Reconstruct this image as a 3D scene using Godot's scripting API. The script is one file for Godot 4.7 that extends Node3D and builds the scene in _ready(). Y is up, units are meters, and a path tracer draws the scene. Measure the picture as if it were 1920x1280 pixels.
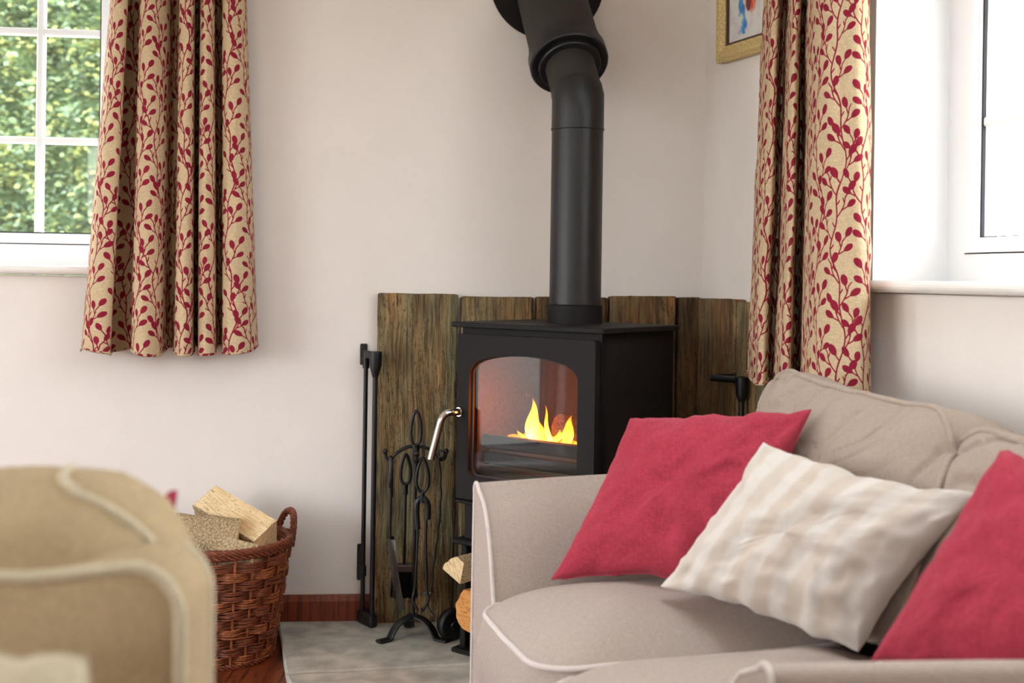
extends Node3D

# World: camera at the origin's height 1.07 m looking along -z; y up; metres.
const EYE := 1.07
const FOCAL := 2200.0          # focal length in pixels of a 1920 x 1280 frame
const CORNER := Vector3(0.596, 0, -3.667)
const TURN_LEFT := 0.0954      # the wall with the first window
const TURN_RIGHT := -1.2919    # the wall with the second window
const HEARTH := 0.03

var M := {}
var taken := {}
var rng := RandomNumberGenerator.new()
var noise := FastNoiseLite.new()

# ------------------------------------------------------------------ mesh builder
class MB:
	var v := PackedVector3Array()
	var n := PackedVector3Array()
	var t := PackedVector2Array()
	var i := PackedInt32Array()

	func tri(a: Vector3, b: Vector3, c: Vector3) -> void:      # counter-clockwise from outside
		var m := (b - a).cross(c - a).normalized()
		var k := v.size()
		v.append_array([a, b, c])
		n.append_array([m, m, m])
		for p: Vector3 in [a, b, c]:
			t.append(flat_uv(p, m))
		i.append_array([k, k + 2, k + 1])

	func flat_uv(p: Vector3, m: Vector3) -> Vector2:
		if absf(m.y) > 0.7: return Vector2(p.x, p.z)
		if absf(m.x) > 0.7: return Vector2(p.z, -p.y)
		return Vector2(p.x, -p.y)

	func quad(a: Vector3, b: Vector3, c: Vector3, d: Vector3) -> void:
		tri(a, b, c)
		tri(a, c, d)

	# p: nv rows of nu points. wrap: the last column (row) repeats the first one.
	func grid(p: PackedVector3Array, nu: int, nv: int, wrap_u := false, wrap_v := false, uv := PackedVector2Array(), flip := false) -> void:
		var k := v.size()
		var nn := PackedVector3Array()
		nn.resize(p.size())
		for r in nv - 1:
			for c in nu - 1:
				var a := r * nu + c
				var b := a + 1
				var d := a + nu
				var e := d + 1
				var m := (p[e] - p[a]).cross(p[d] - p[b])
				if flip: m = -m
				nn[a] += m; nn[b] += m; nn[d] += m; nn[e] += m
				if flip:
					i.append_array([k + a, k + b, k + d, k + b, k + e, k + d])
				else:
					i.append_array([k + a, k + d, k + b, k + b, k + d, k + e])
		if wrap_u:
			for r in nv:
				var s := nn[r * nu] + nn[r * nu + nu - 1]
				nn[r * nu] = s; nn[r * nu + nu - 1] = s
		if wrap_v:
			for c in nu:
				var s := nn[c] + nn[(nv - 1) * nu + c]
				nn[c] = s; nn[(nv - 1) * nu + c] = s
		for q in p.size():
			nn[q] = nn[q].normalized() if nn[q].length_squared() > 1e-20 else Vector3.UP
		v.append_array(p)
		n.append_array(nn)
		if uv.size() == p.size():
			t.append_array(uv)
		else:
			for r in nv:
				for c in nu:
					t.append(Vector2(float(c) / (nu - 1), float(r) / (nv - 1)))

	func box(lo: Vector3, hi: Vector3, bevel := 0.0, xf := Transform3D()) -> void:
		var c := (lo + hi) / 2
		var h := (hi - lo) / 2
		bevel = minf(bevel, minf(h.x, minf(h.y, h.z)) * 0.9)
		var f := func(x: float, y: float, z: float, ax: int) -> Vector3:
			var e := h - Vector3.ONE * bevel
			e[ax] = h[ax]
			return xf * (c + Vector3(x * e.x, y * e.y, z * e.z))
		for s: float in [-1.0, 1.0]:
			var q := [[0, 1, 2], [1, 2, 0], [2, 0, 1]]
			for w: Array in q:
				var pts: Array[Vector3] = []
				for o: Vector2 in [Vector2(-1, -1), Vector2(1, -1), Vector2(1, 1), Vector2(-1, 1)]:
					var g := Vector3()
					g[w[0]] = s; g[w[1]] = o.x; g[w[2]] = o.y
					pts.append(f.call(g.x, g.y, g.z, w[0]))
				if s > 0: quad(pts[0], pts[1], pts[2], pts[3])
				else: quad(pts[3], pts[2], pts[1], pts[0])
		if bevel <= 0.0: return
		for ax in 3:
			var a1 := (ax + 1) % 3
			var a2 := (ax + 2) % 3
			for s1: float in [-1.0, 1.0]:
				for s2: float in [-1.0, 1.0]:
					var g0 := Vector3(); var g1 := Vector3()
					g0[ax] = -1; g0[a1] = s1; g0[a2] = s2
					g1[ax] = 1; g1[a1] = s1; g1[a2] = s2
					var A: Vector3 = f.call(g0.x, g0.y, g0.z, a1)
					var B: Vector3 = f.call(g1.x, g1.y, g1.z, a1)
					var C: Vector3 = f.call(g1.x, g1.y, g1.z, a2)
					var D: Vector3 = f.call(g0.x, g0.y, g0.z, a2)
					if s1 * s2 > 0: quad(A, B, C, D)
					else: quad(D, C, B, A)
		for x: float in [-1.0, 1.0]:
			for y: float in [-1.0, 1.0]:
				for z: float in [-1.0, 1.0]:
					var A: Vector3 = f.call(x, y, z, 0)
					var B: Vector3 = f.call(x, y, z, 1)
					var C: Vector3 = f.call(x, y, z, 2)
					if x * y * z > 0: tri(A, B, C)
					else: tri(A, C, B)

	# a polygon (counter-clockwise in x, y) extruded from z0 to z1
	func prism(poly: PackedVector2Array, z0: float, z1: float, xf := Transform3D(), bevel := 0.0) -> void:
		var m := poly.size()
		if Geometry2D.is_polygon_clockwise(poly): poly.reverse()
		var inner := PackedVector2Array()
		for k in m:
			var p := poly[k]
			var e0 := (p - poly[(k + m - 1) % m]).normalized()
			var e1 := (poly[(k + 1) % m] - p).normalized()
			var n0 := Vector2(-e0.y, e0.x)
			var n1 := Vector2(-e1.y, e1.x)
			inner.append(p + (n0 + n1) / maxf(1.0 + n0.dot(n1), 0.4) * bevel)
		var tris := Geometry2D.triangulate_polygon(inner)
		for k in range(0, tris.size(), 3):
			var a := inner[tris[k]]; var b := inner[tris[k + 1]]; var c := inner[tris[k + 2]]
			if (b - a).cross(c - a) < 0: var w := b; b = c; c = w
			tri(xf * Vector3(a.x, a.y, z1), xf * Vector3(b.x, b.y, z1), xf * Vector3(c.x, c.y, z1))
			tri(xf * Vector3(a.x, a.y, z0), xf * Vector3(c.x, c.y, z0), xf * Vector3(b.x, b.y, z0))
		for k in m:
			var a := poly[k]; var b := poly[(k + 1) % m]
			var ai := inner[k]; var bi := inner[(k + 1) % m]
			quad(xf * Vector3(a.x, a.y, z0 + bevel), xf * Vector3(b.x, b.y, z0 + bevel), xf * Vector3(b.x, b.y, z1 - bevel), xf * Vector3(a.x, a.y, z1 - bevel))
			if bevel > 0:
				quad(xf * Vector3(a.x, a.y, z1 - bevel), xf * Vector3(b.x, b.y, z1 - bevel), xf * Vector3(bi.x, bi.y, z1), xf * Vector3(ai.x, ai.y, z1))
				quad(xf * Vector3(ai.x, ai.y, z0), xf * Vector3(bi.x, bi.y, z0), xf * Vector3(b.x, b.y, z0 + bevel), xf * Vector3(a.x, a.y, z0 + bevel))

	# a plate with a hole: both outlines are met by rays from the centre
	func ring(outer: PackedVector2Array, inner: PackedVector2Array, z0: float, z1: float, xf := Transform3D(), steps := 72) -> void:
		var c := Vector2()
		for p in inner: c += p / inner.size()
		var angles := []
		for p in outer: angles.append((p - c).angle())
		for p in inner: angles.append((p - c).angle())
		for k in steps: angles.append(-PI + TAU * k / steps)
		angles.sort()
		var o: Array[Vector2] = []; var q: Array[Vector2] = []
		var last := -9.0
		for a: float in angles:
			if a - last < 0.004: continue
			last = a
			o.append(hit(outer, c, a)); q.append(hit(inner, c, a))
		for k in o.size():
			var l := (k + 1) % o.size()
			var A := Vector3(o[k].x, o[k].y, 0); var B := Vector3(o[l].x, o[l].y, 0)
			var a := Vector3(q[k].x, q[k].y, 0); var b := Vector3(q[l].x, q[l].y, 0)
			var f := Vector3(0, 0, z1); var g := Vector3(0, 0, z0)
			quad(xf * (A + f), xf * (B + f), xf * (b + f), xf * (a + f))
			quad(xf * (a + g), xf * (b + g), xf * (B + g), xf * (A + g))
			quad(xf * (A + g), xf * (B + g), xf * (B + f), xf * (A + f))
			quad(xf * (a + f), xf * (b + f), xf * (b + g), xf * (a + g))

	func hit(poly: PackedVector2Array, c: Vector2, a: float) -> Vector2:
		var d := Vector2.from_angle(a)
		var best := c
		var far := 0.0
		for k in poly.size():
			var p := poly[k] - c
			var e := poly[(k + 1) % poly.size()] - poly[k]
			var den := d.cross(e)
			if absf(den) < 1e-12: continue
			var s := p.cross(e) / den
			var w := p.cross(d) / den
			if s > 0 and w >= -1e-6 and w <= 1.000001 and s > far:
				far = s; best = c + d * s
		return best

	func tube(path: PackedVector3Array, radius: Variant, sides := 10, closed := false, squash := 1.0, up := Vector3.ZERO) -> void:
		var m := path.size()
		var p := PackedVector3Array()
		var uv := PackedVector2Array()
		var side := Vector3()
		var count := m + 1 if closed else m
		var along := 0.0
		for k in count:
			var j := k % m
			var d: Vector3
			if closed: d = path[(j + 1) % m] - path[(j + m - 1) % m]
			else: d = path[mini(j + 1, m - 1)] - path[maxi(j - 1, 0)]
			d = d.normalized()
			if up != Vector3.ZERO: side = up.cross(d).normalized()
			elif k == 0:
				side = d.cross(Vector3.UP if absf(d.y) < 0.9 else Vector3.RIGHT).normalized()
			else: side = (side - d * side.dot(d)).normalized()
			var other := d.cross(side)
			var r: float = radius if radius is float else radius[j]
			if k > 0: along += path[j].distance_to(path[(j + m - 1) % m])
			for s in sides + 1:
				var a := TAU * s / sides
				p.append(path[j] + side * cos(a) * r + other * sin(a) * r * squash)
				uv.append(Vector2(float(s) / sides * TAU * r, along))
		grid(p, sides + 1, count, true, closed, uv)
		if not closed:
			for end in 2:
				var base := 0 if end == 0 else (m - 1) * (sides + 1)
				for s in sides:
					if end == 0: tri(path[0], p[base + s + 1], p[base + s])
					else: tri(path[m - 1], p[base + s], p[base + s + 1])

	# profile of (radius, height), split into separate surfaces where it turns sharply
	func lathe(profile: PackedVector2Array, segs := 40, xf := Transform3D()) -> void:
		var start := 0
		for k in range(1, profile.size()):
			var sharp := k == profile.size() - 1
			if not sharp:
				sharp = absf((profile[k] - profile[k - 1]).angle_to(profile[k + 1] - profile[k])) > 0.6
			if sharp:
				var p := PackedVector3Array()
				var uv := PackedVector2Array()
				for r in range(start, k + 1):
					for s in segs + 1:
						var a := TAU * s / segs
						p.append(xf * Vector3(cos(a) * profile[r].x, profile[r].y, -sin(a) * profile[r].x))
						uv.append(Vector2(a * 0.1, profile[r].y))
				grid(p, segs + 1, k - start + 1, true, false, uv)
				start = k

	func mesh(mat: Material) -> ArrayMesh:
		var a := []
		a.resize(Mesh.ARRAY_MAX)
		a[Mesh.ARRAY_VERTEX] = v
		a[Mesh.ARRAY_NORMAL] = n
		a[Mesh.ARRAY_TEX_UV] = t
		a[Mesh.ARRAY_INDEX] = i
		var m := ArrayMesh.new()
		m.add_surface_from_arrays(Mesh.PRIMITIVE_TRIANGLES, a)
		m.surface_set_material(0, mat)
		return m

# ------------------------------------------------------------------ scene-tree helpers
func numbered(called: String) -> String:
	var k: int = taken.get(called, -1) + 1
	taken[called] = k
	return called if k == 0 else "%s_%03d" % [called, k]

func obj(called: String, mb: MB, mat: Material, parent: Node3D = self) -> MeshInstance3D:
	var o := MeshInstance3D.new()
	o.mesh = mb.mesh(mat)
	o.name = numbered(called) if parent == self else called
	parent.add_child(o, true)
	return o

func shown(called: String, m: Mesh, parent: Node3D) -> MeshInstance3D:
	var o := MeshInstance3D.new()
	o.mesh = m
	o.name = called
	parent.add_child(o, true)
	return o

func tag(o: Node3D, label: String, category: String, group := "") -> Node3D:
	o.set_meta("label", label)
	o.set_meta("category", category)
	if group: o.set_meta("group", group)
	return o

func thing(called: String, label: String, category: String, where := Vector3.ZERO, turn := 0.0, group := "") -> Node3D:
	var o := Node3D.new()
	o.name = numbered(called)
	add_child(o)
	o.position = where
	o.rotation.y = turn
	return tag(o, label, category, group)

func struct(called: String, mb: MB, mat: Material, where := Vector3.ZERO, turn := 0.0) -> MeshInstance3D:
	var o := obj(called, mb, mat)
	o.position = where
	o.rotation.y = turn
	o.set_meta("kind", "structure")
	return o

func on_left(u: float, h: float, off: float) -> Vector3:       # along the first wall away from the corner, height, into the room
	return CORNER + Vector3(-0.9954, 0, 0.0953) * u + Vector3(0.0953, 0, 0.9954) * off + Vector3(0, h, 0)

func on_right(t: float, h: float, off: float) -> Vector3:
	return CORNER + Vector3(0.2753, 0, 0.9613) * t + Vector3(-0.9613, 0, 0.2753) * off + Vector3(0, h, 0)

func frame_xf(o: Vector3, x: Vector3, y: Vector3) -> Transform3D:
	x = x.normalized()
	var z := x.cross(y).normalized()
	return Transform3D(Basis(x, z.cross(x), z), o)

func spline(p: PackedVector3Array, per: int, closed := false) -> PackedVector3Array:
	var out := PackedVector3Array()
	var m := p.size()
	for k in (m if closed else m - 1):
		var a := p[(k + m - 1) % m] if closed or k > 0 else p[k] * 2 - p[k + 1]
		var b := p[k]
		var c := p[(k + 1) % m]
		var d := p[(k + 2) % m] if closed or k < m - 2 else c * 2 - b
		for s in per:
			out.append(b.cubic_interpolate(c, a, d, float(s) / per))
	if not closed: out.append(p[m - 1])
	return out

func pts(a: Array) -> PackedVector3Array:
	var p := PackedVector3Array()
	for q: Vector3 in a: p.append(q)
	return p

func rounded(x0: float, y0: float, x1: float, y1: float, r: float, k := 6) -> PackedVector2Array:
	var p := PackedVector2Array()
	for c: Array in [[x1 - r, y0 + r, -PI / 2], [x1 - r, y1 - r, 0.0], [x0 + r, y1 - r, PI / 2], [x0 + r, y0 + r, PI]]:
		for s in k + 1:
			p.append(Vector2(c[0], c[1]) + Vector2.from_angle(c[2] + PI / 2 * s / k) * r)
	return p

# ------------------------------------------------------------------ textures and materials
func image_of(w: int, h: int, f: Callable) -> ImageTexture:     # f(x, y) -> Color
	var b := PackedByteArray()
	b.resize(w * h * 3)
	var k := 0
	for y in h:
		for x in w:
			var c: Color = f.call(x, y)
			b[k] = int(clampf(c.r, 0, 1) * 255); b[k + 1] = int(clampf(c.g, 0, 1) * 255); b[k + 2] = int(clampf(c.b, 0, 1) * 255)
			k += 3
	return ImageTexture.create_from_image(Image.create_from_data(w, h, false, Image.FORMAT_RGB8, b))

func grey_of(w: int, h: int, f: Callable) -> ImageTexture:
	var b := PackedByteArray()
	b.resize(w * h)
	var k := 0
	for y in h:
		for x in w:
			b[k] = int(clampf(f.call(x, y), 0, 1) * 255)
			k += 1
	return ImageTexture.create_from_image(Image.create_from_data(w, h, false, Image.FORMAT_L8, b))

func noise_tex(freq: float, size := 256, octaves := 4, lo := Color(0.8, 0.8, 0.8), hi := Color.WHITE, s := 1) -> NoiseTexture2D:
	var f := FastNoiseLite.new()
	f.seed = s
	f.frequency = freq
	f.fractal_octaves = octaves
	var t := NoiseTexture2D.new()
	t.width = size; t.height = size
	t.seamless = true
	t.noise = f
	t.generate_mipmaps = false
	var g := Gradient.new()
	g.set_color(0, lo); g.set_color(1, hi)
	t.color_ramp = g
	return t

func mat(c: Color, rough := 0.6, metal := 0.0) -> StandardMaterial3D:
	var m := StandardMaterial3D.new()
	m.albedo_color = c
	m.roughness = rough
	m.metallic = metal
	return m

func triplanar(m: StandardMaterial3D, scale: float, sharp := 4.0) -> StandardMaterial3D:
	m.uv1_triplanar = true
	m.uv1_triplanar_sharpness = sharp
	m.uv1_scale = Vector3.ONE * scale
	return m

func fabric(c: Color, tex: Texture2D, bump: Texture2D, scale: float, depth: float, rim := 0.25) -> StandardMaterial3D:
	var m := mat(c, 0.95)
	m.albedo_texture = tex
	m.heightmap_enabled = true
	m.heightmap_texture = bump
	m.heightmap_scale = depth
	m.rim_enabled = rim > 0
	m.rim = rim
	m.rim_tint = 0.6
	m.metallic_specular = 0.2
	return triplanar(m, scale)

func weave(size: int, seed_: int, contrast: float, long: float) -> ImageTexture:
	var f := FastNoiseLite.new()
	f.seed = seed_
	f.noise_type = FastNoiseLite.TYPE_VALUE
	f.frequency = 1.0
	f.fractal_type = FastNoiseLite.FRACTAL_NONE
	return grey_of(size, size, func(x: int, y: int) -> float:
		var a := f.get_noise_2d(x / long, y * 0.5)
		var b := f.get_noise_2d(x * 0.5 + 300.0, y / long)
		return 1.0 - contrast * (0.5 + 0.5 * (a if (x / 2 + y / 2) % 2 == 0 else b)))

func curtain_print() -> ImageTexture:
	var n := 1024
	var b := PackedByteArray()
	b.resize(n * n * 3)
	var f := FastNoiseLite.new()
	f.seed = 4; f.noise_type = FastNoiseLite.TYPE_VALUE; f.frequency = 1.0; f.fractal_type = FastNoiseLite.FRACTAL_NONE
	var k := 0
	for y in n:
		for x in n:
			var w := 1.0 + 0.06 * f.get_noise_2d(x / 14.0, y * 0.4) + 0.06 * f.get_noise_2d(x * 0.4 + 99, y / 14.0)
			b[k] = int(clampf(198 * w, 0, 255)); b[k + 1] = int(clampf(175 * w, 0, 255)); b[k + 2] = int(clampf(141 * w, 0, 255))
			k += 3
	var dot := func(cx: float, cy: float, r: float) -> void:
		for y in range(int(floor(cy - r)), int(ceil(cy + r)) + 1):
			for x in range(int(floor(cx - r)), int(ceil(cx + r)) + 1):
				if (x - cx) * (x - cx) + (y - cy) * (y - cy) <= r * r:
					var q := (posmod(y, n) * n + posmod(x, n)) * 3
					var s := 1.0 + 0.10 * f.get_noise_2d(x / 5.0, y * 0.5)
					b[q] = int(136 * s); b[q + 1] = int(32 * s); b[q + 2] = int(52 * s)
	var rr := RandomNumberGenerator.new()
	rr.seed = 21
	var curve := func(p: Vector2, d: float, length: float, bend: float, r0: float, r1: float) -> Array:
		var steps := int(length / 2.0)
		for s in steps:
			var w := float(s) / steps
			dot.call(p.x, p.y, lerpf(r0, r1, w))
			p += Vector2.from_angle(d) * 2.0
			d += bend * 2.0
		return [p, d]
	var placed := []
	var leaf := func(p: Vector2, d: float, length: float) -> void:
		var mid := p + Vector2.from_angle(d) * length * 0.6
		for o: Vector2 in placed:
			var w := (o - mid).abs()
			if Vector2(minf(w.x, n - w.x), minf(w.y, n - w.y)).length() < 45.0: return
		placed.append(Vector2(fposmod(mid.x, n), fposmod(mid.y, n)))
		for s in 24:
			var w := s / 23.0
			var q := p + Vector2.from_angle(d) * length * w
			dot.call(q.x, q.y, length * 0.27 * pow(maxf(sin(PI * pow(w, 1.35)), 0.0), 0.75) + 2.0)
	for s in 6:
		var x0 := (s + 0.5) * n / 6.0
		var phase := s * 2.1
		var stem := func(y: float) -> Vector2: return Vector2(x0 + 34 * sin(TAU * y / n + phase) + 14 * sin(TAU * 3 * y / n + phase * 2), y)
		var y := float(n)
		while y > 0:                                    # the stem climbs, swaying
			var q: Vector2 = stem.call(y)
			dot.call(q.x, q.y, 4.6)
			y -= 2.0
		for j in 8:
			var sgn := 1.0 if j % 2 == 0 else -1.0
			var p: Vector2 = stem.call(n * (1.0 - (j + 0.4 * (s % 2)) / 8.0))
			var d := -PI / 2 + sgn * 0.75
			for part in 3:                              # a side shoot that bends upwards, berries along it
				var e: Array = curve.call(p, d, [52.0, 44.0, 34.0][part], -sgn * 0.0052, 4.0, 3.5)
				p = e[0]; d = e[1]
				var away := sgn * (1.0 if part % 2 == 0 else -1.0)
				var g: Array = curve.call(p, d + away * 0.62, rr.randf_range(30, 44), -away * 0.004, 4.0, 3.6)
				leaf.call(g[0], g[1], rr.randf_range(56, 66))
			leaf.call(p, d, rr.randf_range(58, 68))
			var h: Array = curve.call(stem.call(n * (1.0 - (j + 0.55 + 0.4 * (s % 2)) / 8.0)), -PI / 2 + sgn * 0.7, 34.0, -sgn * 0.006, 4.2, 3.8)
			leaf.call(h[0], h[1], 70.0)
	return ImageTexture.create_from_image(Image.create_from_data(n, n, false, Image.FORMAT_RGB8, b))

func board_grain(seed_: int, dark: Color, mid: Color, light: Color, want_height: bool, w := 768, h := 1024) -> Array:
	var f := FastNoiseLite.new()
	f.seed = seed_; f.frequency = 1.0; f.fractal_octaves = 3
	var g := FastNoiseLite.new()
	g.seed = seed_ + 7; g.frequency = 1.0; g.fractal_octaves = 4
	var cb := PackedByteArray(); cb.resize(w * h * 3)
	var hb := PackedByteArray(); hb.resize(w * h)
	var k := 0
	for y in h:
		for x in w:
			var sway := 14.0 * g.get_noise_2d(x * 0.002, y * 0.0022)
			var a := f.get_noise_2d((x + sway) * 0.075, y * 0.0035)          # broad grain
			var s := f.get_noise_2d((x + sway) * 0.28 + 500, y * 0.009)      # fine grain
			var c := f.get_noise_2d((x + sway) * 0.11 + 900, y * 0.005)      # checks
			var big := g.get_noise_2d(x * 0.006 + 40, y * 0.004)
			var val := 0.5 + 0.55 * a + 0.35 * s + 0.5 * big
			var crack := clampf((absf(c) - 0.0) * 14.0, 0.0, 1.0)
			if big < -0.1: crack = 1.0
			var col := mid.lerp(light, clampf(val - 0.45, 0, 1) * 1.3) if val > 0.45 else mid.lerp(dark, clampf(0.45 - val, 0, 1) * 1.9)
			if want_height:                                          # reddish heartwood streaks and mossy ones
				var hue := g.get_noise_2d((x + sway) * 0.012 + 300, y * 0.0022)
				col = Color(col.r * (1.0 + 0.16 * hue), col.g * (1.0 - 0.05 * hue), col.b * (1.0 - 0.22 * hue))
			col = col.lerp(dark * 0.45, (1.0 - crack) * 0.8)
			cb[k * 3] = int(clampf(col.r, 0, 1) * 255); cb[k * 3 + 1] = int(clampf(col.g, 0, 1) * 255); cb[k * 3 + 2] = int(clampf(col.b, 0, 1) * 255)
			hb[k] = int(clampf(0.35 + 0.3 * a + 0.25 * s + 0.3 * crack, 0, 1) * 255)
			k += 1
	var out := [ImageTexture.create_from_image(Image.create_from_data(w, h, false, Image.FORMAT_RGB8, cb))]
	if want_height: out.append(ImageTexture.create_from_image(Image.create_from_data(w, h, false, Image.FORMAT_L8, hb)))
	return out

func art_print() -> ImageTexture:
	var f := FastNoiseLite.new()
	f.seed = 9; f.frequency = 0.02; f.fractal_octaves = 4
	return image_of(256, 320, func(x: int, y: int) -> Color:
		var p := Vector2(x / 256.0, y / 320.0)
		var wob := f.get_noise_2d(x, y) * 0.10
		var streak := f.get_noise_2d(x * 3.0, y * 0.6)
		var col := Color(0.86, 0.85, 0.82)
		col = col.lerp(Color(0.82, 0.74, 0.80), clampf(f.get_noise_2d(x + 700, y) * 1.6, 0, 0.5))
		var band := absf(p.x - (0.30 + 0.22 * (p.y - 0.55)) + wob)              # a blue sweep of paint
		if p.y > 0.35 and p.y < 0.93:
			col = col.lerp(Color(0.16, 0.45, 0.74).lerp(Color(0.45, 0.68, 0.86), clampf(0.5 + streak * 1.5, 0, 1)), clampf((0.085 - band) * 18, 0, 0.95))
		var d := Vector2((p.x - 0.52) / 0.24, (p.y - 0.45) / 0.34).length() + wob * 2.4
		col = col.lerp(Color(0.80, 0.26, 0.20).lerp(Color(0.93, 0.55, 0.36), clampf(0.45 + streak * 1.6, 0, 1)), clampf((1.0 - d) * 5, 0, 0.95))
		var e := Vector2((p.x - 0.47) / 0.06, (p.y - 0.70) / 0.07).length() + wob * 3
		return col.lerp(Color(0.35, 0.12, 0.14), clampf((1.0 - e) * 4, 0, 0.8)))

func make_materials() -> void:
	var plaster := noise_tex(0.03, 256, 3, Color(0.988, 0.988, 0.988), Color.WHITE, 3)
	M.wall = mat(Color(0.930, 0.896, 0.868), 0.9); M.wall.albedo_texture = plaster; triplanar(M.wall, 0.7)
	M.ceiling = mat(Color(0.96, 0.95, 0.93), 0.95)
	M.white = mat(Color(0.97, 0.97, 0.97), 0.35)
	M.sill = mat(Color(0.93, 0.91, 0.885), 0.4)
	M.seal = mat(Color(0.13, 0.13, 0.16), 0.7)
	M.glass = mat(Color(1, 1, 1, 0.02), 0.0); M.glass.metallic_specular = 0.3; M.glass.transparency = BaseMaterial3D.TRANSPARENCY_ALPHA
	M.stove_glass = mat(Color(0.30, 0.27, 0.24, 0.02), 0.02); M.stove_glass.metallic_specular = 0.33; M.stove_glass.transparency = BaseMaterial3D.TRANSPARENCY_ALPHA
	M.iron = mat(Color(0.094, 0.080, 0.076), 0.62); M.iron.metallic_specular = 0.32
	M.iron.heightmap_enabled = true; M.iron.heightmap_texture = noise_tex(0.2, 256, 2, Color.BLACK, Color.WHITE, 5); M.iron.heightmap_scale = 0.01
	triplanar(M.iron, 8.0)
	M.flue = mat(Color(0.105, 0.098, 0.102), 0.42); M.flue.metallic_specular = 0.45
	M.flue_rough = mat(Color(0.155, 0.136, 0.118), 0.7)
	M.wrought = mat(Color(0.05, 0.05, 0.055), 0.45)
	M.steel = mat(Color(0.42, 0.40, 0.38), 0.35, 0.9)
	M.chrome = mat(Color(0.82, 0.80, 0.77), 0.12, 1.0)
	M.brick = mat(Color(0.27, 0.17, 0.11), 0.9); M.brick.albedo_texture = noise_tex(0.05, 256, 4, Color(0.6, 0.55, 0.5), Color.WHITE, 6); triplanar(M.brick, 6.0)
	M.ash = mat(Color(0.30, 0.27, 0.24), 0.95)
	M.char = mat(Color(0.42, 0.30, 0.20), 0.95); M.char.albedo_texture = noise_tex(0.08, 256, 4, Color(0.15, 0.12, 0.1), Color.WHITE, 8)
	triplanar(M.char, 7.0)
	M.ember = mat(Color(0.3, 0.08, 0.02), 0.9); M.ember.emission_enabled = true; M.ember.emission = Color(1.0, 0.36, 0.06); M.ember.emission_energy_multiplier = 3.0
	var grad := Gradient.new()
	grad.set_color(0, Color(1.0, 0.42, 0.05, 0.0)); grad.set_color(1, Color(1.0, 0.86, 0.45, 0.95))
	grad.add_point(0.25, Color(1.0, 0.47, 0.07, 0.5)); grad.add_point(0.6, Color(1.0, 0.66, 0.18, 0.85))
	var gt := GradientTexture2D.new()
	gt.gradient = grad; gt.width = 16; gt.height = 256; gt.fill_from = Vector2(0, 0); gt.fill_to = Vector2(0, 1)
	M.flame = mat(Color.WHITE, 1.0)
	M.flame.albedo_texture = gt; M.flame.transparency = BaseMaterial3D.TRANSPARENCY_ALPHA
	M.flame.emission_enabled = true; M.flame.emission_texture = gt; M.flame.emission = Color.BLACK; M.flame.emission_energy_multiplier = 5.0
	M.flame.cull_mode = BaseMaterial3D.CULL_DISABLED

	var g1 := board_grain(3, Color(0.25, 0.20, 0.13), Color(0.485, 0.405, 0.27), Color(0.64, 0.55, 0.39), true)
	M.plank = mat(Color.WHITE, 0.9); M.plank.albedo_texture = g1[0]
	M.plank.heightmap_enabled = true; M.plank.heightmap_texture = g1[1]; M.plank.heightmap_scale = 0.35
	M.plank_grey = M.plank.duplicate(); M.plank_grey.albedo_color = Color(0.93, 0.87, 0.84)
	M.plank_dark = M.plank.duplicate(); M.plank_dark.albedo_color = Color(0.74, 0.66, 0.58)
	var g2 := board_grain(11, Color(0.36, 0.18, 0.09), Color(0.52, 0.29, 0.16), Color(0.63, 0.38, 0.22), false, 256, 512)
	M.skirting = mat(Color(0.92, 0.70, 0.60), 0.4); M.skirting.albedo_texture = g2[0]; M.skirting.uv1_scale = Vector3(3, 0.6, 1)
	M.board = mat(Color(0.88, 0.76, 0.70), 0.4); M.board.albedo_texture = g2[0]
	var g3 := board_grain(17, Color(0.80, 0.68, 0.50), Color(0.90, 0.80, 0.63), Color(0.95, 0.88, 0.74), false, 256, 512)
	M.split = mat(Color(1, 0.98, 0.95), 0.9); M.split.albedo_texture = g3[0]; M.split.uv1_scale = Vector3(6, 4, 1)
	M.bark = mat(Color(0.92, 0.82, 0.70), 0.95); M.bark.albedo_texture = noise_tex(0.085, 256, 4, Color(0.45, 0.44, 0.36), Color(1, 0.97, 0.90), 12)
	M.bark.heightmap_enabled = true; M.bark.heightmap_texture = M.bark.albedo_texture; M.bark.heightmap_scale = 0.2
	triplanar(M.bark, 6.0)
	M.split_warm = M.split.duplicate(); M.split_warm.albedo_color = Color(0.93, 0.72, 0.50)
	M.stone = mat(Color(0.78, 0.765, 0.735), 0.85)
	var st := noise_tex(0.012, 512, 5, Color(0.74, 0.73, 0.70), Color(1, 0.99, 0.96), 14)
	M.stone.albedo_texture = st; M.stone.heightmap_enabled = true; M.stone.heightmap_texture = st; M.stone.heightmap_scale = 0.4
	triplanar(M.stone, 1.6)
	M.mortar = mat(Color(0.66, 0.57, 0.42), 0.95)
	M.willow = mat(Color(0.61, 0.34, 0.22), 0.55); M.willow.albedo_texture = noise_tex(0.03, 256, 4, Color(0.55, 0.42, 0.35), Color(1.0, 1.0, 0.95), 15); triplanar(M.willow, 9.0)
	M.willow_pale = mat(Color(0.76, 0.47, 0.29), 0.55); M.willow_pale.albedo_texture = M.willow.albedo_texture; triplanar(M.willow_pale, 9.0)

	var linen := weave(256, 1, 0.16, 7.0)
	M.linen = fabric(Color(0.75, 0.685, 0.64), linen, linen, 11.0, 0.03)
	M.linen_back = fabric(Color(0.70, 0.63, 0.575), linen, linen, 11.0, 0.03)
	M.linen_pipe = fabric(Color(0.90, 0.85, 0.82), linen, linen, 9.0, 0.03)
	M.cream = fabric(Color(0.72, 0.63, 0.49), linen, linen, 7.0, 0.03)
	M.cream_pipe = fabric(Color(0.80, 0.74, 0.63), linen, linen, 7.0, 0.03)
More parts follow.
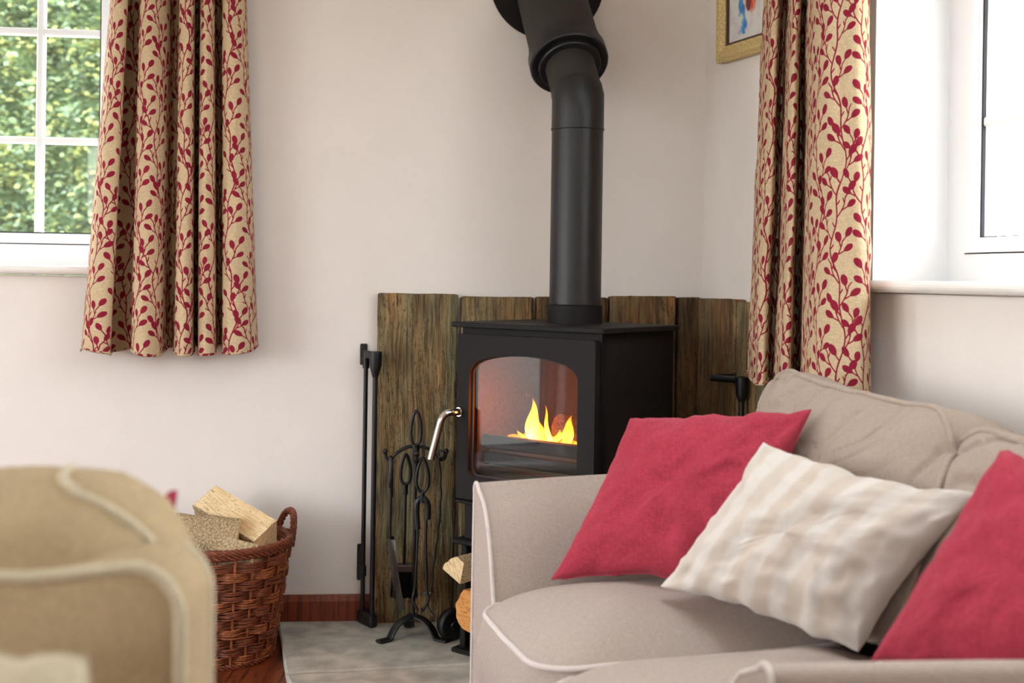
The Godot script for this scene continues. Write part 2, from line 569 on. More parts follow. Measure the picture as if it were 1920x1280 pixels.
	var pile := weave(256, 2, 0.26, 14.0)
	M.red = fabric(Color(0.73, 0.255, 0.32), pile, pile, 9.0, 0.05, 0.5)
	var soft := weave(256, 5, 0.10, 8.0)
	M.ivory_bump = soft
	var stripes := image_of(256, 64, func(x: int, y: int) -> Color:
		var tones := [0.2, 0.7, 0.15, 0.8, 0.2, 1.0, 0.3, 0.9, 0.15, 0.8, 0.2, 0.75, 0.3, 0.2]
		var at_ := x / 256.0 * 13.0
		var k := int(at_)
		var s := lerpf(tones[k], tones[mini(k + 1, 13)], smoothstep(0.3, 0.7, at_ - k))
		return Color(0.825, 0.795, 0.765).lerp(Color(0.75, 0.68, 0.61), s * 0.75))
	M.ivory = mat(Color.WHITE, 0.95); M.ivory.albedo_texture = stripes
	M.ivory.rim_enabled = true; M.ivory.rim = 0.4; M.ivory.metallic_specular = 0.2
	M.curtain = mat(Color.WHITE, 0.9); M.curtain.albedo_texture = curtain_print(); M.curtain.metallic_specular = 0.25
	M.curtain.backlight_enabled = true; M.curtain.backlight = Color(0.12, 0.12, 0.12)
	M.curtain.cull_mode = BaseMaterial3D.CULL_DISABLED
	M.gilt = mat(Color(0.93, 0.84, 0.64), 0.5); M.gilt.albedo_texture = noise_tex(0.06, 256, 4, Color(0.72, 0.66, 0.5), Color(1, 1, 0.95), 18); triplanar(M.gilt, 7.0)
	M.slip = mat(Color(0.30, 0.21, 0.16), 0.5)
	M.art = mat(Color.WHITE, 0.7); M.art.albedo_texture = art_print()
	M.leaf = mat(Color.WHITE, 0.55); M.leaf.vertex_color_use_as_albedo = true
	M.leaf.backlight_enabled = true; M.leaf.backlight = Color(0.4, 0.45, 0.3); M.leaf.cull_mode = BaseMaterial3D.CULL_DISABLED
	M.hedge_core = mat(Color(0.28, 0.36, 0.20), 0.95)
	M.lawn = mat(Color(0.76, 0.74, 0.70), 0.95); M.lawn.albedo_texture = noise_tex(0.05, 256, 4, Color(0.75, 0.75, 0.72), Color.WHITE, 20); triplanar(M.lawn, 0.8)

# ------------------------------------------------------------------ scene
func _ready() -> void:
	rng.seed = 5
	noise.seed = 2
	noise.frequency = 1.0
	noise.fractal_octaves = 3
	# camera: level, with a shifted lens, rolled a little
	var cam := Camera3D.new()
	cam.name = "camera"
	var lens := CameraAttributesPhysical.new()
	lens.frustum_focal_length = 41.0
	lens.frustum_focus_distance = 3.05
	lens.frustum_near = 0.05
	lens.frustum_far = 100.0
	lens.exposure_aperture = 3.3
	lens.exposure_shutter_speed = 100.0
	lens.exposure_sensitivity = 100.0
	cam.attributes = lens
	add_child(cam)
	cam.projection = Camera3D.PROJECTION_FRUSTUM
	cam.near = 0.05
	cam.far = 100.0
	cam.size = 1280.0 / FOCAL * 0.05
	cam.frustum_offset = Vector2(0, -117.0 / FOCAL * 0.05)
	cam.position = Vector3(0, EYE, 0)
	cam.rotation.z = 0.015
	cam.current = true
	# bright overcast sky without a visible sun
	var env := Environment.new()
	env.background_mode = Environment.BG_SKY
	var sky := Sky.new()
	var sm := ProceduralSkyMaterial.new()
	sm.sky_top_color = Color(0.90, 0.95, 1.0)
	sm.sky_horizon_color = Color(1.0, 0.99, 0.97)
	sm.ground_bottom_color = Color(0.55, 0.55, 0.50)
	sm.ground_horizon_color = Color(0.72, 0.72, 0.68)
	sky.sky_material = sm
	env.sky = sky
	env.background_energy_multiplier = 8.0
	env.tonemap_mode = Environment.TONE_MAPPER_LINEAR
	env.tonemap_exposure = 1.51
	env.sdfgi_enabled = true
	env.ssao_enabled = true
	env.ssil_enabled = true
	var we := WorldEnvironment.new()
	we.name = "world_environment"
	we.environment = env
	add_child(we)
	make_materials()
	build_room()
	build_windows()
	build_outside()
	build_hearth()
	build_cladding()
	build_stove()
	build_flue()
	build_sofa()
	build_cushions()
	build_curtains()
	build_armchair()
	build_basket()
	build_companion()
	build_gates()
	build_picture()

# a wall in its own axes with one opening [x0, x1, y0, y1]
func wall_with_hole(x0: float, x1: float, hole: Array, thick: float, top := 2.4) -> MB:
	var m := MB.new()
	m.box(Vector3(x0, 0, -thick), Vector3(hole[0], top, 0))
	m.box(Vector3(hole[1], 0, -thick), Vector3(x1, top, 0))
	m.box(Vector3(hole[0], 0, -thick), Vector3(hole[1], hole[2], 0))
	m.box(Vector3(hole[0], hole[3], -thick), Vector3(hole[1], top, 0))
	return m

func build_room() -> void:
	struct("wall_left", wall_with_hole(-3.95, 0.5, [-3.08, -1.784, 1.06, 2.1], 0.3), M.wall, CORNER, TURN_LEFT)
	struct("wall_right", wall_with_hole(0.0, 6.6, [0.928, 3.60, 1.05, 2.2], 0.3), M.wall, CORNER, TURN_RIGHT)
	# behind the camera and at the far left: walls with windows of their own
	var m := MB.new()
	var w := -3.29
	m.box(Vector3(w - 0.3, 0, -3.6), Vector3(w, 2.4, -2.75))
	m.box(Vector3(w - 0.3, 0, -2.02), Vector3(w, 2.4, -1.5))
	m.box(Vector3(w - 0.3, 0, 1.5), Vector3(w, 2.4, 2.9))
	for z: Array in [[-2.75, -2.02], [-1.5, 1.5]]:
		m.box(Vector3(w - 0.3, 0, z[0]), Vector3(w, 0.35 if z[0] > -2.0 else 0.03, z[1]))
		m.box(Vector3(w - 0.3, 2.15, z[0]), Vector3(w, 2.4, z[1]))
	struct("wall_west", m, M.wall)
	m = MB.new()
	m.box(Vector3(-3.6, 0, 2.6), Vector3(-2.5, 2.4, 2.9))
	m.box(Vector3(-0.9, 0, 2.6), Vector3(2.75, 2.4, 2.9))
	m.box(Vector3(-2.5, 0, 2.6), Vector3(-0.9, 1.4, 2.9))
	m.box(Vector3(-2.5, 2.25, 2.6), Vector3(-0.9, 2.4, 2.9))
	struct("wall_south", m, M.wall)
	m = MB.new()
	var hole := [0.15, 1.05, -1.9, -1.1]                      # a roof window over the sofa, above the frame
	m.box(Vector3(-3.7, 2.4, -4.2), Vector3(hole[0], 2.65, 3.0))
	m.box(Vector3(hole[1], 2.4, -4.2), Vector3(3.0, 2.65, 3.0))
	m.box(Vector3(hole[0], 2.4, -4.2), Vector3(hole[1], 2.65, hole[2]))
	m.box(Vector3(hole[0], 2.4, hole[3]), Vector3(hole[1], 2.65, 3.0))
	struct("ceiling", m, M.ceiling)
	var rw := Node3D.new()
	rw.name = "window_5"
	add_child(rw)
	rw.set_meta("kind", "structure")
	var flat := func(a: float) -> PackedVector2Array: return PackedVector2Array([Vector2(hole[0] + a, -hole[2] - a), Vector2(hole[1] - a, -hole[2] - a), Vector2(hole[1] - a, -hole[3] + a), Vector2(hole[0] + a, -hole[3] + a)])
	m = MB.new()
	m.ring(flat.call(0.0), flat.call(0.06), 2.58, 2.65, RISE, 4)
	obj("frame", m, M.white, rw)
	m = MB.new()
	m.box(Vector3(hole[0] + 0.055, 2.61, hole[2] + 0.055), Vector3(hole[1] - 0.055, 2.614, hole[3] - 0.055))
	obj("pane", m, M.glass, rw)
	m = MB.new()
	m.box(Vector3(-3.7, -0.15, -4.2), Vector3(3.0, -0.018, 3.0))
	var floor_ := struct("floor", m, M.mortar)
	# boards run with the hearth's left edge
	var shapes: Array[Mesh] = []
	for k in 4:
		var b := MB.new()
		b.box(Vector3(-0.069, -0.018, -1.2), Vector3(0.069, 0, 1.2), 0.002)
		for q in b.t.size():
			b.t[q] = Vector2(0.13 + 0.23 * k + b.v[q].x * 0.9, b.v[q].z * 0.4)
		shapes.append(b.mesh(M.board))
	for row in 30:
		for seg in 3:
			var x := -2.9 + row * 0.1395
			var z := -2.36 + seg * 2.402 - 0.24 * (row * 2 % 3)
			var c := Vector3(x, 0, z)
			if c.z > 1.5: continue
			var o := shown("floorboard", shapes[(row * 3 + seg * 5) % 4], floor_)
			o.position = Vector3(c.x, 0, c.z)
	m = MB.new()
	m.prism(PackedVector2Array([Vector2(0, 0), Vector2(0.018, 0), Vector2(0.018, 0.09), Vector2(0.012, 0.107), Vector2(0, 0.107)]), -1.42, 1.42, Transform3D(Basis(Vector3(0, 0, 1), Vector3(0, 1, 0), Vector3(-1, 0, 0)), Vector3(-2.43, 0, 0)))
	struct("baseboard_left", m, M.skirting, CORNER, TURN_LEFT)
	# white-painted window reveals
	m = MB.new()
	for q: Array in [[0.928, 0.933, 1.08, 2.2], [3.595, 3.60, 1.08, 2.2], [0.928, 3.60, 2.195, 2.2]]:
		m.box(Vector3(q[0], q[2], -0.2), Vector3(q[1], q[3], 0.002))
	struct("trim_1", m, M.white, CORNER, TURN_RIGHT)
	m = MB.new()
	for q: Array in [[-3.08, -3.075, 1.09, 2.1], [-1.789, -1.784, 1.09, 2.1], [-3.08, -1.784, 2.095, 2.1]]:
		m.box(Vector3(q[0], q[2], -0.2), Vector3(q[1], q[3], 0.002))
	struct("trim_2", m, M.white, CORNER, TURN_LEFT)

# a white casement in wall axes: outer frame, sash, rubber seal, panes and glazing bars
func casement(called: String, x0: float, x1: float, y0: float, y1: float, where: Vector3, turn: float, bars_x: Array, bars_y: Array, fw: float, sw: float) -> Node3D:
	var root := Node3D.new()
	root.name = called
	add_child(root)
	root.position = where
	root.rotation.y = turn
	root.set_meta("kind", "structure")
	var m := MB.new()
	var rect := func(a: float) -> PackedVector2Array:
		return PackedVector2Array([Vector2(x0 + a, y0 + a), Vector2(x1 - a, y0 + a), Vector2(x1 - a, y1 - a), Vector2(x0 + a, y1 - a)])
	m.ring(rect.call(0.0), rect.call(fw), -0.27, -0.2, Transform3D(), 4)
	obj("frame", m, M.white, root)
	m = MB.new()
	m.ring(rect.call(fw + 0.0035), rect.call(fw + sw - 0.008), -0.265, -0.194, Transform3D(), 4)
	m.ring(rect.call(fw + sw - 0.010), rect.call(fw + sw), -0.262, -0.211, Transform3D(), 4)
	obj("sash", m, M.white, root)
	m = MB.new()
	m.ring(rect.call(fw - 0.001), rect.call(fw + 0.005), -0.262, -0.203, Transform3D(), 4)
	m.ring(rect.call(fw + sw - 0.001), rect.call(fw + sw + 0.004), -0.2235, -0.2145, Transform3D(), 4)
	obj("seal", m, M.seal, root)
	var e := fw + sw
	m = MB.new()
	m.box(Vector3(x0 + e - 0.004, y0 + e - 0.004, -0.2345), Vector3(x1 - e + 0.004, y1 - e + 0.004, -0.2305))
	obj("pane", m, M.glass, root)
	for x: float in bars_x:
		m = MB.new()
		m.box(Vector3(x - 0.011, y0 + e, -0.248), Vector3(x + 0.011, y1 - e, -0.216), 0.004)
		obj("glazing_bar", m, M.white, root)
	for y: float in bars_y:
		m = MB.new()
		m.box(Vector3(x0 + e, y - 0.011, -0.247), Vector3(x1 - e, y + 0.011, -0.217), 0.004)
		obj("glazing_bar", m, M.white, root)
	return root

func sill(parent: Node3D, x0: float, x1: float, top: float, deep: float) -> void:
	var p := PackedVector2Array([Vector2(-0.2, top), Vector2(-0.2, top - 0.027)])
	for k in 9:
		p.append(Vector2(deep - 0.0135, top - 0.0135) + Vector2.from_angle(-PI / 2 + PI * k / 8) * 0.0135)
	var m := MB.new()
	m.prism(p, x0, x1, Transform3D(Basis(Vector3(0, 0, 1), Vector3(0, 1, 0), Vector3(-1, 0, 0)), Vector3.ZERO))
	obj("window_sill", m, M.sill, parent)

func build_windows() -> void:
	var a := casement("window_1", -3.08, -1.787, 1.088, 2.1, CORNER, TURN_LEFT, [-2.077, -2.28, -2.69], [1.484, 1.825], 0.068, 0.035)
	# the prism's x runs the other way: mirror the ends
	sill(a, 1.805, 3.12, 1.09, 0.045)
	var b := casement("window_2", 0.933, 3.595, 1.078, 2.2, CORNER, TURN_RIGHT, [1.60, 2.264, 2.93], [1.452, 1.80], 0.066, 0.037)
	sill(b, -3.66, -0.925, 1.079, 0.045)
	var w := -3.29
	casement("window_3", -1.5, 1.5, 0.35, 2.15, Vector3(w, 0, 0), PI / 2, [0.3], [], 0.06, 0.05)
	casement("window_4", 2.02, 2.75, 0.03, 2.15, Vector3(w, 0, 0), PI / 2, [], [], 0.05, 0.03)
	casement("window_6", 0.9, 2.5, 1.4, 2.25, Vector3(0, 0, 2.6), PI, [1.7], [], 0.06, 0.05)

func build_outside() -> void:
	var m := MB.new()
	m.box(Vector3(-30, -0.4, -40), Vector3(30, -0.2, 30))
	var lawn := struct("ground", m, M.lawn)
	lawn.set_meta("kind", "structure")
	var h := thing("garden_hedge", "tall leafy green hedge out of focus beyond the paned window", "hedge", Vector3(-3.6, -0.2, -8.6))
	m = MB.new()
	var p := PackedVector3Array()
	var nu := 49
	var nv := 17
	for r in nv:
		for c in nu:
			var x := -4.0 + 8.0 * c / (nu - 1)
			var y := 3.5 * r / (nv - 1)
			var d := 0.28 * noise.get_noise_2d(x * 1.3, y * 1.3) + 0.12 * noise.get_noise_2d(x * 4, y * 4)
			if r == nv - 1: d -= 0.5
			p.append(Vector3(x, y, d))
	m.grid(p, nu, nv)
	m.box(Vector3(-4, 0, -1.2), Vector3(4, 3.2, -0.5))
	obj("branches", m, M.hedge_core, h)
	# a leaf: folded along its midrib
	m = MB.new()
	for s: float in [-1.0, 1.0]:
		var q := pts([Vector3(0, 0, 0), Vector3(0.32 * s, 0.35, 0.10), Vector3(0.30 * s, 0.7, 0.09), Vector3(0, 1.0, -0.06)])
		var mid := Vector3(0, 0.5, 0)
		if s > 0:
			m.tri(q[0], q[1], mid); m.tri(q[1], q[2], mid); m.tri(q[2], q[3], mid)
		else:
			m.tri(q[1], q[0], mid); m.tri(q[2], q[1], mid); m.tri(q[3], q[2], mid)
	var mm := MultiMesh.new()
	mm.transform_format = MultiMesh.TRANSFORM_3D
	mm.use_colors = true
	mm.mesh = m.mesh(M.leaf)
	mm.instance_count = 60000
	var greens := [Color(0.42, 0.50, 0.33), Color(0.50, 0.57, 0.38), Color(0.34, 0.42, 0.29), Color(0.60, 0.62, 0.36), Color(0.46, 0.53, 0.42)]
	for k in mm.instance_count:
		var x := rng.randf_range(-2.4, 3.9)
		var y := rng.randf_range(0.1, 3.55)
		var d := 0.28 * noise.get_noise_2d(x * 1.3, y * 1.3) + 0.12 * noise.get_noise_2d(x * 4, y * 4)
		var b := Basis.from_euler(Vector3(rng.randf_range(-2.4, -0.3), rng.randf_range(-1.3, 1.3), rng.randf_range(-2.6, 2.6)), EULER_ORDER_YXZ)
		var s := rng.randf_range(0.035, 0.075)
		mm.set_instance_transform(k, Transform3D(b.scaled(Vector3.ONE * s), Vector3(x, y, d + rng.randf_range(-0.02, 0.14))))
		var patch := noise.get_noise_2d(x * 0.9 + 50, y * 0.9)
		var g: Color = greens[rng.randi() % 5]
		if patch > 0.15 and rng.randf() < 0.5: g = greens[3]
		mm.set_instance_color(k, g.srgb_to_linear())
	var fo := MultiMeshInstance3D.new()
	fo.name = "foliage"
	fo.multimesh = mm
	fo.set_meta("kind", "stuff")
	h.add_child(fo)

func flat_xz(p: Array) -> PackedVector2Array:                 # world x, z -> polygon for a prism that rises along y
	var o := PackedVector2Array()
	for q: Vector2 in p: o.append(Vector2(q.x, -q.y))
	return o

const RISE := Transform3D(Vector3(1, 0, 0), Vector3(0, 0, -1), Vector3(0, 1, 0), Vector3.ZERO)

func build_hearth() -> void:
	var h := thing("hearth", "pale grey stone slab hearth under the stove and fire tools", "hearth")
	var slabs := [
		[Vector2(-0.689, -3.538), Vector2(-0.576, -3.078), Vector2(-0.10, -3.172), Vector2(0.02, -3.195), Vector2(0.02, -3.595)],
		[Vector2(0.028, -3.596), Vector2(0.028, -3.197), Vector2(0.50, -3.30), Vector2(0.585, -3.650)],
		[Vector2(-0.572, -3.062), Vector2(-0.548, -2.995), Vector2(-0.50, -2.78), Vector2(-0.02, -2.86), Vector2(0.0, -3.178), Vector2(-0.10, -3.158)],
		[Vector2(0.008, -3.180), Vector2(-0.012, -2.862), Vector2(0.52, -2.98), Vector2(0.50, -3.285)]]
	for q: Array in slabs:
		var rough := PackedVector2Array()
		for k in q.size():
			var a: Vector2 = q[k]
			var b: Vector2 = q[(k + 1) % q.size()]
			var steps := int(a.distance_to(b) / 0.05) + 1
			for s in steps:
				var w := a.lerp(b, float(s) / steps)
				w += Vector2(noise.get_noise_2d(w.x * 9, w.y * 9), noise.get_noise_2d(w.x * 9 + 50, w.y * 9)) * 0.004
				rough.append(Vector2(w.x, -w.y))
		var m := MB.new()
		m.prism(rough, 0.002, HEARTH, RISE, 0.004)
		obj("stone_slab", m, M.stone, h)
	var m2 := MB.new()
	m2.prism(flat_xz([Vector2(-0.668, -3.52), Vector2(-0.49, -2.80), Vector2(0.50, -2.99), Vector2(0.57, -3.63)]), 0.001, 0.024, RISE)
	obj("mortar_bed", m2, M.mortar, h)

# one weathered plank standing on its end, origin at the middle of its foot, thickness to +z
func plank_mesh(w: float, h: float, d: float, seed_: int, m_: Material) -> ArrayMesh:
	var m := MB.new()
	var r := 0.010
	var loop: Array[Vector2] = []
	for k in 17: loop.append(Vector2(lerpf(-w / 2 + r, w / 2 - r, k / 16.0), d))
	for k in 5: loop.append(Vector2(w / 2 - r, d - r) + Vector2.from_angle(PI / 2 - PI / 2 * (k + 0.5) / 5) * r)
	loop.append(Vector2(w / 2, d * 0.3)); loop.append(Vector2(w / 2, 0.0)); loop.append(Vector2(0, 0)); loop.append(Vector2(-w / 2, 0.0)); loop.append(Vector2(-w / 2, d * 0.3))
	for k in 5: loop.append(Vector2(-w / 2 + r, d - r) + Vector2.from_angle(PI - PI / 2 * (k + 0.5) / 5) * r)
	loop.append(loop[0])
	var nu := loop.size()
	var rows := 30
	var p := PackedVector3Array()
	var uv := PackedVector2Array()
	var off := fposmod(seed_ * 0.377, 0.66)
	for k in rows:
		var y := h * minf(1.0, float(k) / (rows - 3))
		var inset := 1.0
		var round_ := 0.0
		if k == rows - 2: inset = 1.0 - 0.006 / (w / 2); round_ = 0.004
		if k == rows - 1: inset = 0.0
		for q in loop:
			var s := seed_ * 13.0
			var e := 0.0035 * noise.get_noise_3d(q.x * 16 + s, y * 5, q.y * 30) + 0.0022 * noise.get_noise_2d(q.x * 90 + s, y * 9)
			var top := (0.003 * noise.get_noise_2d(q.x * 7 + s, 3.0) + 0.002 * noise.get_noise_2d(q.x * 60 + s, 9.0)) if k > rows - 8 else 0.0
			var z := q.y
			if z > d * 0.5: z += e
			if inset < 1.0: z = d / 2 + (z - d / 2) * (0.8 if inset > 0 else 0.0)
			var side := q.x + (e * 0.8 if absf(q.x) > w / 2 - r else 0.0)
			p.append(Vector3(side * inset, y + top * minf(inset * 9, 1.0) + (0.003 if inset < 1.0 else 0.0), z))
			uv.append(Vector2(off + (q.x + w / 2) * 1.3 + (0.03 if q.y < d * 0.5 else 0.0), 1.0 - y * 0.95))
	m.grid(p, nu, rows, true, false, uv)
	return m.mesh(m_)

func build_cladding() -> void:
	var c := thing("timber_cladding", "weathered upright timber planks lining the walls behind the stove", "cladding")
	# [near end along the wall, far end, height, material] on the first wall
	var left := [[1.009, 0.764, 1.018, "plank"], [0.757, 0.533, 1.012, "plank"], [0.528, 0.304, 1.014, "plank_dark"], [0.301, 0.09, 1.020, "plank_grey"], [0.087, 0.012, 1.018, "plank_dark"]]
	for k in left.size():
		var q: Array = left[k]
		var o := shown("plank", plank_mesh(q[0] - q[1] - 0.003, q[2] - HEARTH, 0.04, k + 1, M[q[3]]), c)
		o.position = on_left((q[0] + q[1]) / 2, HEARTH, 0.002)
		o.rotation.y = TURN_LEFT
	var right := [[0.046, 0.300, 1.018, "plank_grey"], [0.305, 0.50, 1.012, "plank"], [0.505, 0.72, 1.016, "plank"]]
	for k in right.size():
		var q: Array = right[k]
		var y0 := 0.0 if k > 0 else HEARTH
		var o := shown("plank", plank_mesh(q[1] - q[0] - 0.003, q[2] - y0, 0.038, k + 9, M[q[3]]), c)
		o.position = on_right((q[0] + q[1]) / 2, y0, 0.002)
		o.rotation.y = TURN_RIGHT

# ------------------------------------------------------------------ stove
const STOVE := Vector3(0.0469, HEARTH, -3.1266)
const STOVE_TURN := -0.6632

func stove_at(x: float, y: float, z: float) -> Vector3:
	return STOVE + Basis(Vector3.UP, STOVE_TURN) * Vector3(x, y, z)

func build_stove() -> void:
	var s := thing("wood_stove", "black wood burning stove with arched glass door, alight in the corner", "stove", STOVE, STOVE_TURN)
	var w := 0.233
	var m := MB.new()                                         # body: a hollow box on a lower box
	m.box(Vector3(-w, 0.43, -0.36), Vector3(-w + 0.012, 0.905, -0.004), 0.003)
	m.box(Vector3(w - 0.012, 0.43, -0.36), Vector3(w, 0.905, -0.004), 0.003)
	m.box(Vector3(-w, 0.43, -0.36), Vector3(w, 0.905, -0.348))
	m.box(Vector3(-w, 0.885, -0.36), Vector3(w, 0.905, -0.004), 0.002)
	m.box(Vector3(-w, 0.43, -0.36), Vector3(w, 0.475, -0.004), 0.002)
	m.ring(PackedVector2Array([Vector2(-w, 0.43), Vector2(w, 0.43), Vector2(w, 0.905), Vector2(-w, 0.905)]), PackedVector2Array([Vector2(-0.205, 0.475), Vector2(0.205, 0.475), Vector2(0.205, 0.86), Vector2(-0.205, 0.86)]), -0.02, -0.002, Transform3D(), 8)
	m.box(Vector3(-w + 0.006, 0.315, -0.355), Vector3(w - 0.006, 0.43, -0.012), 0.003)
	obj("body", m, M.iron, s)
	m = MB.new()
	m.prism(rounded(-w - 0.022, -0.024, w + 0.022, 0.358, 0.008, 4), 0.905, 0.919, RISE, 0.002)
	obj("top_plate", m, M.iron, s)
	m = MB.new()                                              # ledge under the door
	m.box(Vector3(-w - 0.004, 0.418, -0.02), Vector3(w + 0.004, 0.428, 0.018), 0.003)
	obj("ledge", m, M.iron, s)
	# door: a thick plate with an arched opening, the glass behind it
	var arch := PackedVector2Array()
	for q: Vector2 in rounded(-0.187, 0.497, 0.176, 0.6, 0.022, 5):
		if q.y < 0.55: arch.append(q)
	var order: Array[Vector2] = []
	for k in 15:                                              # the flattened arch with rounded shoulders
		var e := sin(PI * (k / 14.0 - 0.5))
		var a := -0.0055 - 0.1815 * e
		var y := 0.838 - 0.030 * e * e - 0.022 * pow(absf(e), 14.0)
		order.append(Vector2(a, y))
	var low: Array[Vector2] = []
	for q in arch: low.append(q)
	low.sort_custom(func(a: Vector2, b: Vector2) -> bool: return (a - Vector2(-0.01, 0.6)).angle() < (b - Vector2(-0.01, 0.6)).angle())
	var hole := PackedVector2Array(low)
	for q in order: hole.append(q)
	m = MB.new()
	m.ring(rounded(-w + 0.003, 0.433, w - 0.004, 0.887, 0.008, 4), hole, 0.0, 0.022, Transform3D(), 90)
	var door := obj("door", m, M.iron, s)
	m = MB.new()
	var bevel_out := PackedVector2Array()
	var mid := Vector2(-0.0055, 0.66)
	for q in hole: bevel_out.append(mid + (q - mid) * 1.015)
	var bevel_in := PackedVector2Array()
	for q in hole: bevel_in.append(mid + (q - mid) * 0.975)
	m.ring(bevel_out, bevel_in, 0.002, 0.009, Transform3D(), 90)
	obj("glass_seal", m, M.seal, door)
	m = MB.new()
	m.box(Vector3(-0.19, 0.492, 0.003), Vector3(0.18, 0.842, 0.007))
	var g := obj("door_glass", m, M.stove_glass, door)
	g.set_meta("label", "clear door glass")
	m = MB.new()
	var hp := spline(pts([Vector3(-0.219, 0.671, 0.020), Vector3(-0.219, 0.672, 0.048), Vector3(-0.226, 0.670, 0.068), Vector3(-0.234, 0.655, 0.080), Vector3(-0.241, 0.610, 0.090), Vector3(-0.250, 0.545, 0.104)]), 8)
	m.tube(hp, 0.0102, 14)
	m.lathe(PackedVector2Array([Vector2(0, 0), Vector2(0.013, 0), Vector2(0.013, 0.006), Vector2(0, 0.006)]), 20, Transform3D(Basis(Vector3.RIGHT, PI / 2), Vector3(-0.219, 0.671, 0.021)))
	var hd := obj("door_handle", m, M.chrome, door)
	hd.set_meta("label", "curved chrome door handle")
	# firebox: brick panels, retaining bars, ash bed
	for q: Array in [[Vector3(-0.218, 0.478, -0.33), Vector3(-0.196, 0.88, -0.03)], [Vector3(0.196, 0.478, -0.33), Vector3(0.218, 0.88, -0.03)], [Vector3(-0.194, 0.478, -0.345), Vector3(-0.001, 0.88, -0.315)], [Vector3(0.001, 0.478, -0.345), Vector3(0.194, 0.88, -0.315)]]:
		m = MB.new()
		m.box(q[0], q[1], 0.002)
		obj("fire_brick", m, M.brick, s)
	m = MB.new()
	m.box(Vector3(-0.193, 0.476, -0.312), Vector3(0.193, 0.575, -0.075), 0.004)
	obj("ash_bed", m, M.ash, s)
	for q: Array in [[0.568, 0.606, -0.062, -0.046], [0.525, 0.560, -0.054, -0.044], [0.478, 0.518, -0.046, -0.030]]:
		m = MB.new()
		m.box(Vector3(-0.193, q[0], q[2]), Vector3(0.193, q[1], q[3]), 0.004)
		obj("retaining_bar", m, M.iron, s)
	# log store
	for x: float in [-w, w - 0.020]:
		m = MB.new()
		m.box(Vector3(x, 0.012, -0.35), Vector3(x + 0.020, 0.304, -0.008), 0.002)
		obj("store_side", m, M.iron, s)
	m = MB.new()
	m.box(Vector3(-w + 0.02, 0.012, -0.35), Vector3(w - 0.02, 0.304, -0.34))
	obj("store_back", m, M.iron, s)
	m = MB.new()
	m.box(Vector3(-w - 0.014, 0, -0.36), Vector3(w + 0.014, 0.013, 0.012), 0.003)
	obj("foot_plate", m, M.iron, s)
	m = MB.new()
	m.box(Vector3(-w - 0.014, 0.303, -0.36), Vector3(w + 0.014, 0.316, 0.014), 0.003)
	obj("shelf_plate", m, M.iron, s)
	# split logs standing out of the store
	var spots := [[Vector3(-0.166, 0.252, 0.0), 0.048, "upper split log poking out of the log store, left end"], [Vector3(-0.145, 0.135, 0.0), 0.062, "lower round log poking out of the log store, left end"],
		[Vector3(-0.04, 0.19, 0.0), 0.056, "middle log in the store, hidden mostly by the sofa"], [Vector3(0.10, 0.08, 0.0), 0.06, "bottom right log in the store behind the sofa arm"]]
	for k in 2:
		var q: Array = spots[k]
		var lg := log_thing("firewood_log", ["split pale firewood log on top in the log store", "rounder orange barked log below in the log store"][k], 0.30, q[1], k == 0, 40 + k, M.split_warm if k == 1 else null)
		lg.position = stove_at(q[0].x, q[0].y, -0.10 + 0.052 * (1 - k) - 0.01)
		lg.basis = Basis(Vector3.UP, STOVE_TURN) * Basis(Vector3.UP, -PI / 2) * Basis(Vector3.RIGHT, 0.4 + k)
	# the fire
	var fl := log_thing("burning_log", "charred log burning inside the stove behind the glass", 0.20, 0.034, false, 51, M.char)
	fl.position = stove_at(0.105, 0.629, -0.135)
	fl.basis = Basis(Vector3.UP, STOVE_TURN) * Basis(Vector3.FORWARD, 0.10)
	var em := MB.new()
	var r2 := RandomNumberGenerator.new()
	r2.seed = 8
	for k in 46:
		var p := Vector3(r2.randf_range(-0.12, 0.185), 0.580 + r2.randf_range(0, 0.02), r2.randf_range(-0.2, -0.075))
		var e := r2.randf_range(0.008, 0.019)
		em.box(p - Vector3.ONE * e, p + Vector3.ONE * e, e * 0.4, Transform3D())
	var eo := obj("fire_embers", em, M.ember)
	eo.position = STOVE
	eo.rotation.y = STOVE_TURN
	eo.set_meta("kind", "stuff")
	tag(eo, "glowing orange embers beneath the flames in the stove", "embers")
	var f := thing("fire_flames", "yellow and orange flames licking up inside the stove", "fire", STOVE, STOVE_TURN)
	# [x, base y, z, height, width, lean]
	var tongues := [[-0.050, 0.598, -0.10, 0.125, 0.030, -0.012], [-0.070, 0.596, -0.11, 0.075, 0.024, -0.008], [-0.030, 0.596, -0.09, 0.070, 0.024, 0.006], [0.050, 0.596, -0.10, 0.092, 0.026, 0.030], [0.030, 0.594, -0.085, 0.055, 0.022, 0.016],
		[0.014, 0.594, -0.082, 0.118, 0.010, -0.022], [-0.005, 0.594, -0.085, 0.040, 0.024, 0.004], [-0.095, 0.594, -0.10, 0.036, 0.022, -0.01], [0.075, 0.596, -0.075, 0.042, 0.022, 0.012], [0.105, 0.594, -0.072, 0.030, 0.022, 0.0],
		[0.135, 0.594, -0.070, 0.034, 0.022, 0.004], [0.160, 0.594, -0.070, 0.058, 0.020, 0.006], [-0.125, 0.592, -0.11, 0.022, 0.02, 0.0], [0.062, 0.594, -0.08, 0.050, 0.012, 0.02], [-0.02, 0.594, -0.08, 0.055, 0.009, -0.01], [0.120, 0.594, -0.07, 0.026, 0.012, 0.01], [0.088, 0.594, -0.07, 0.02, 0.016, 0.0]]
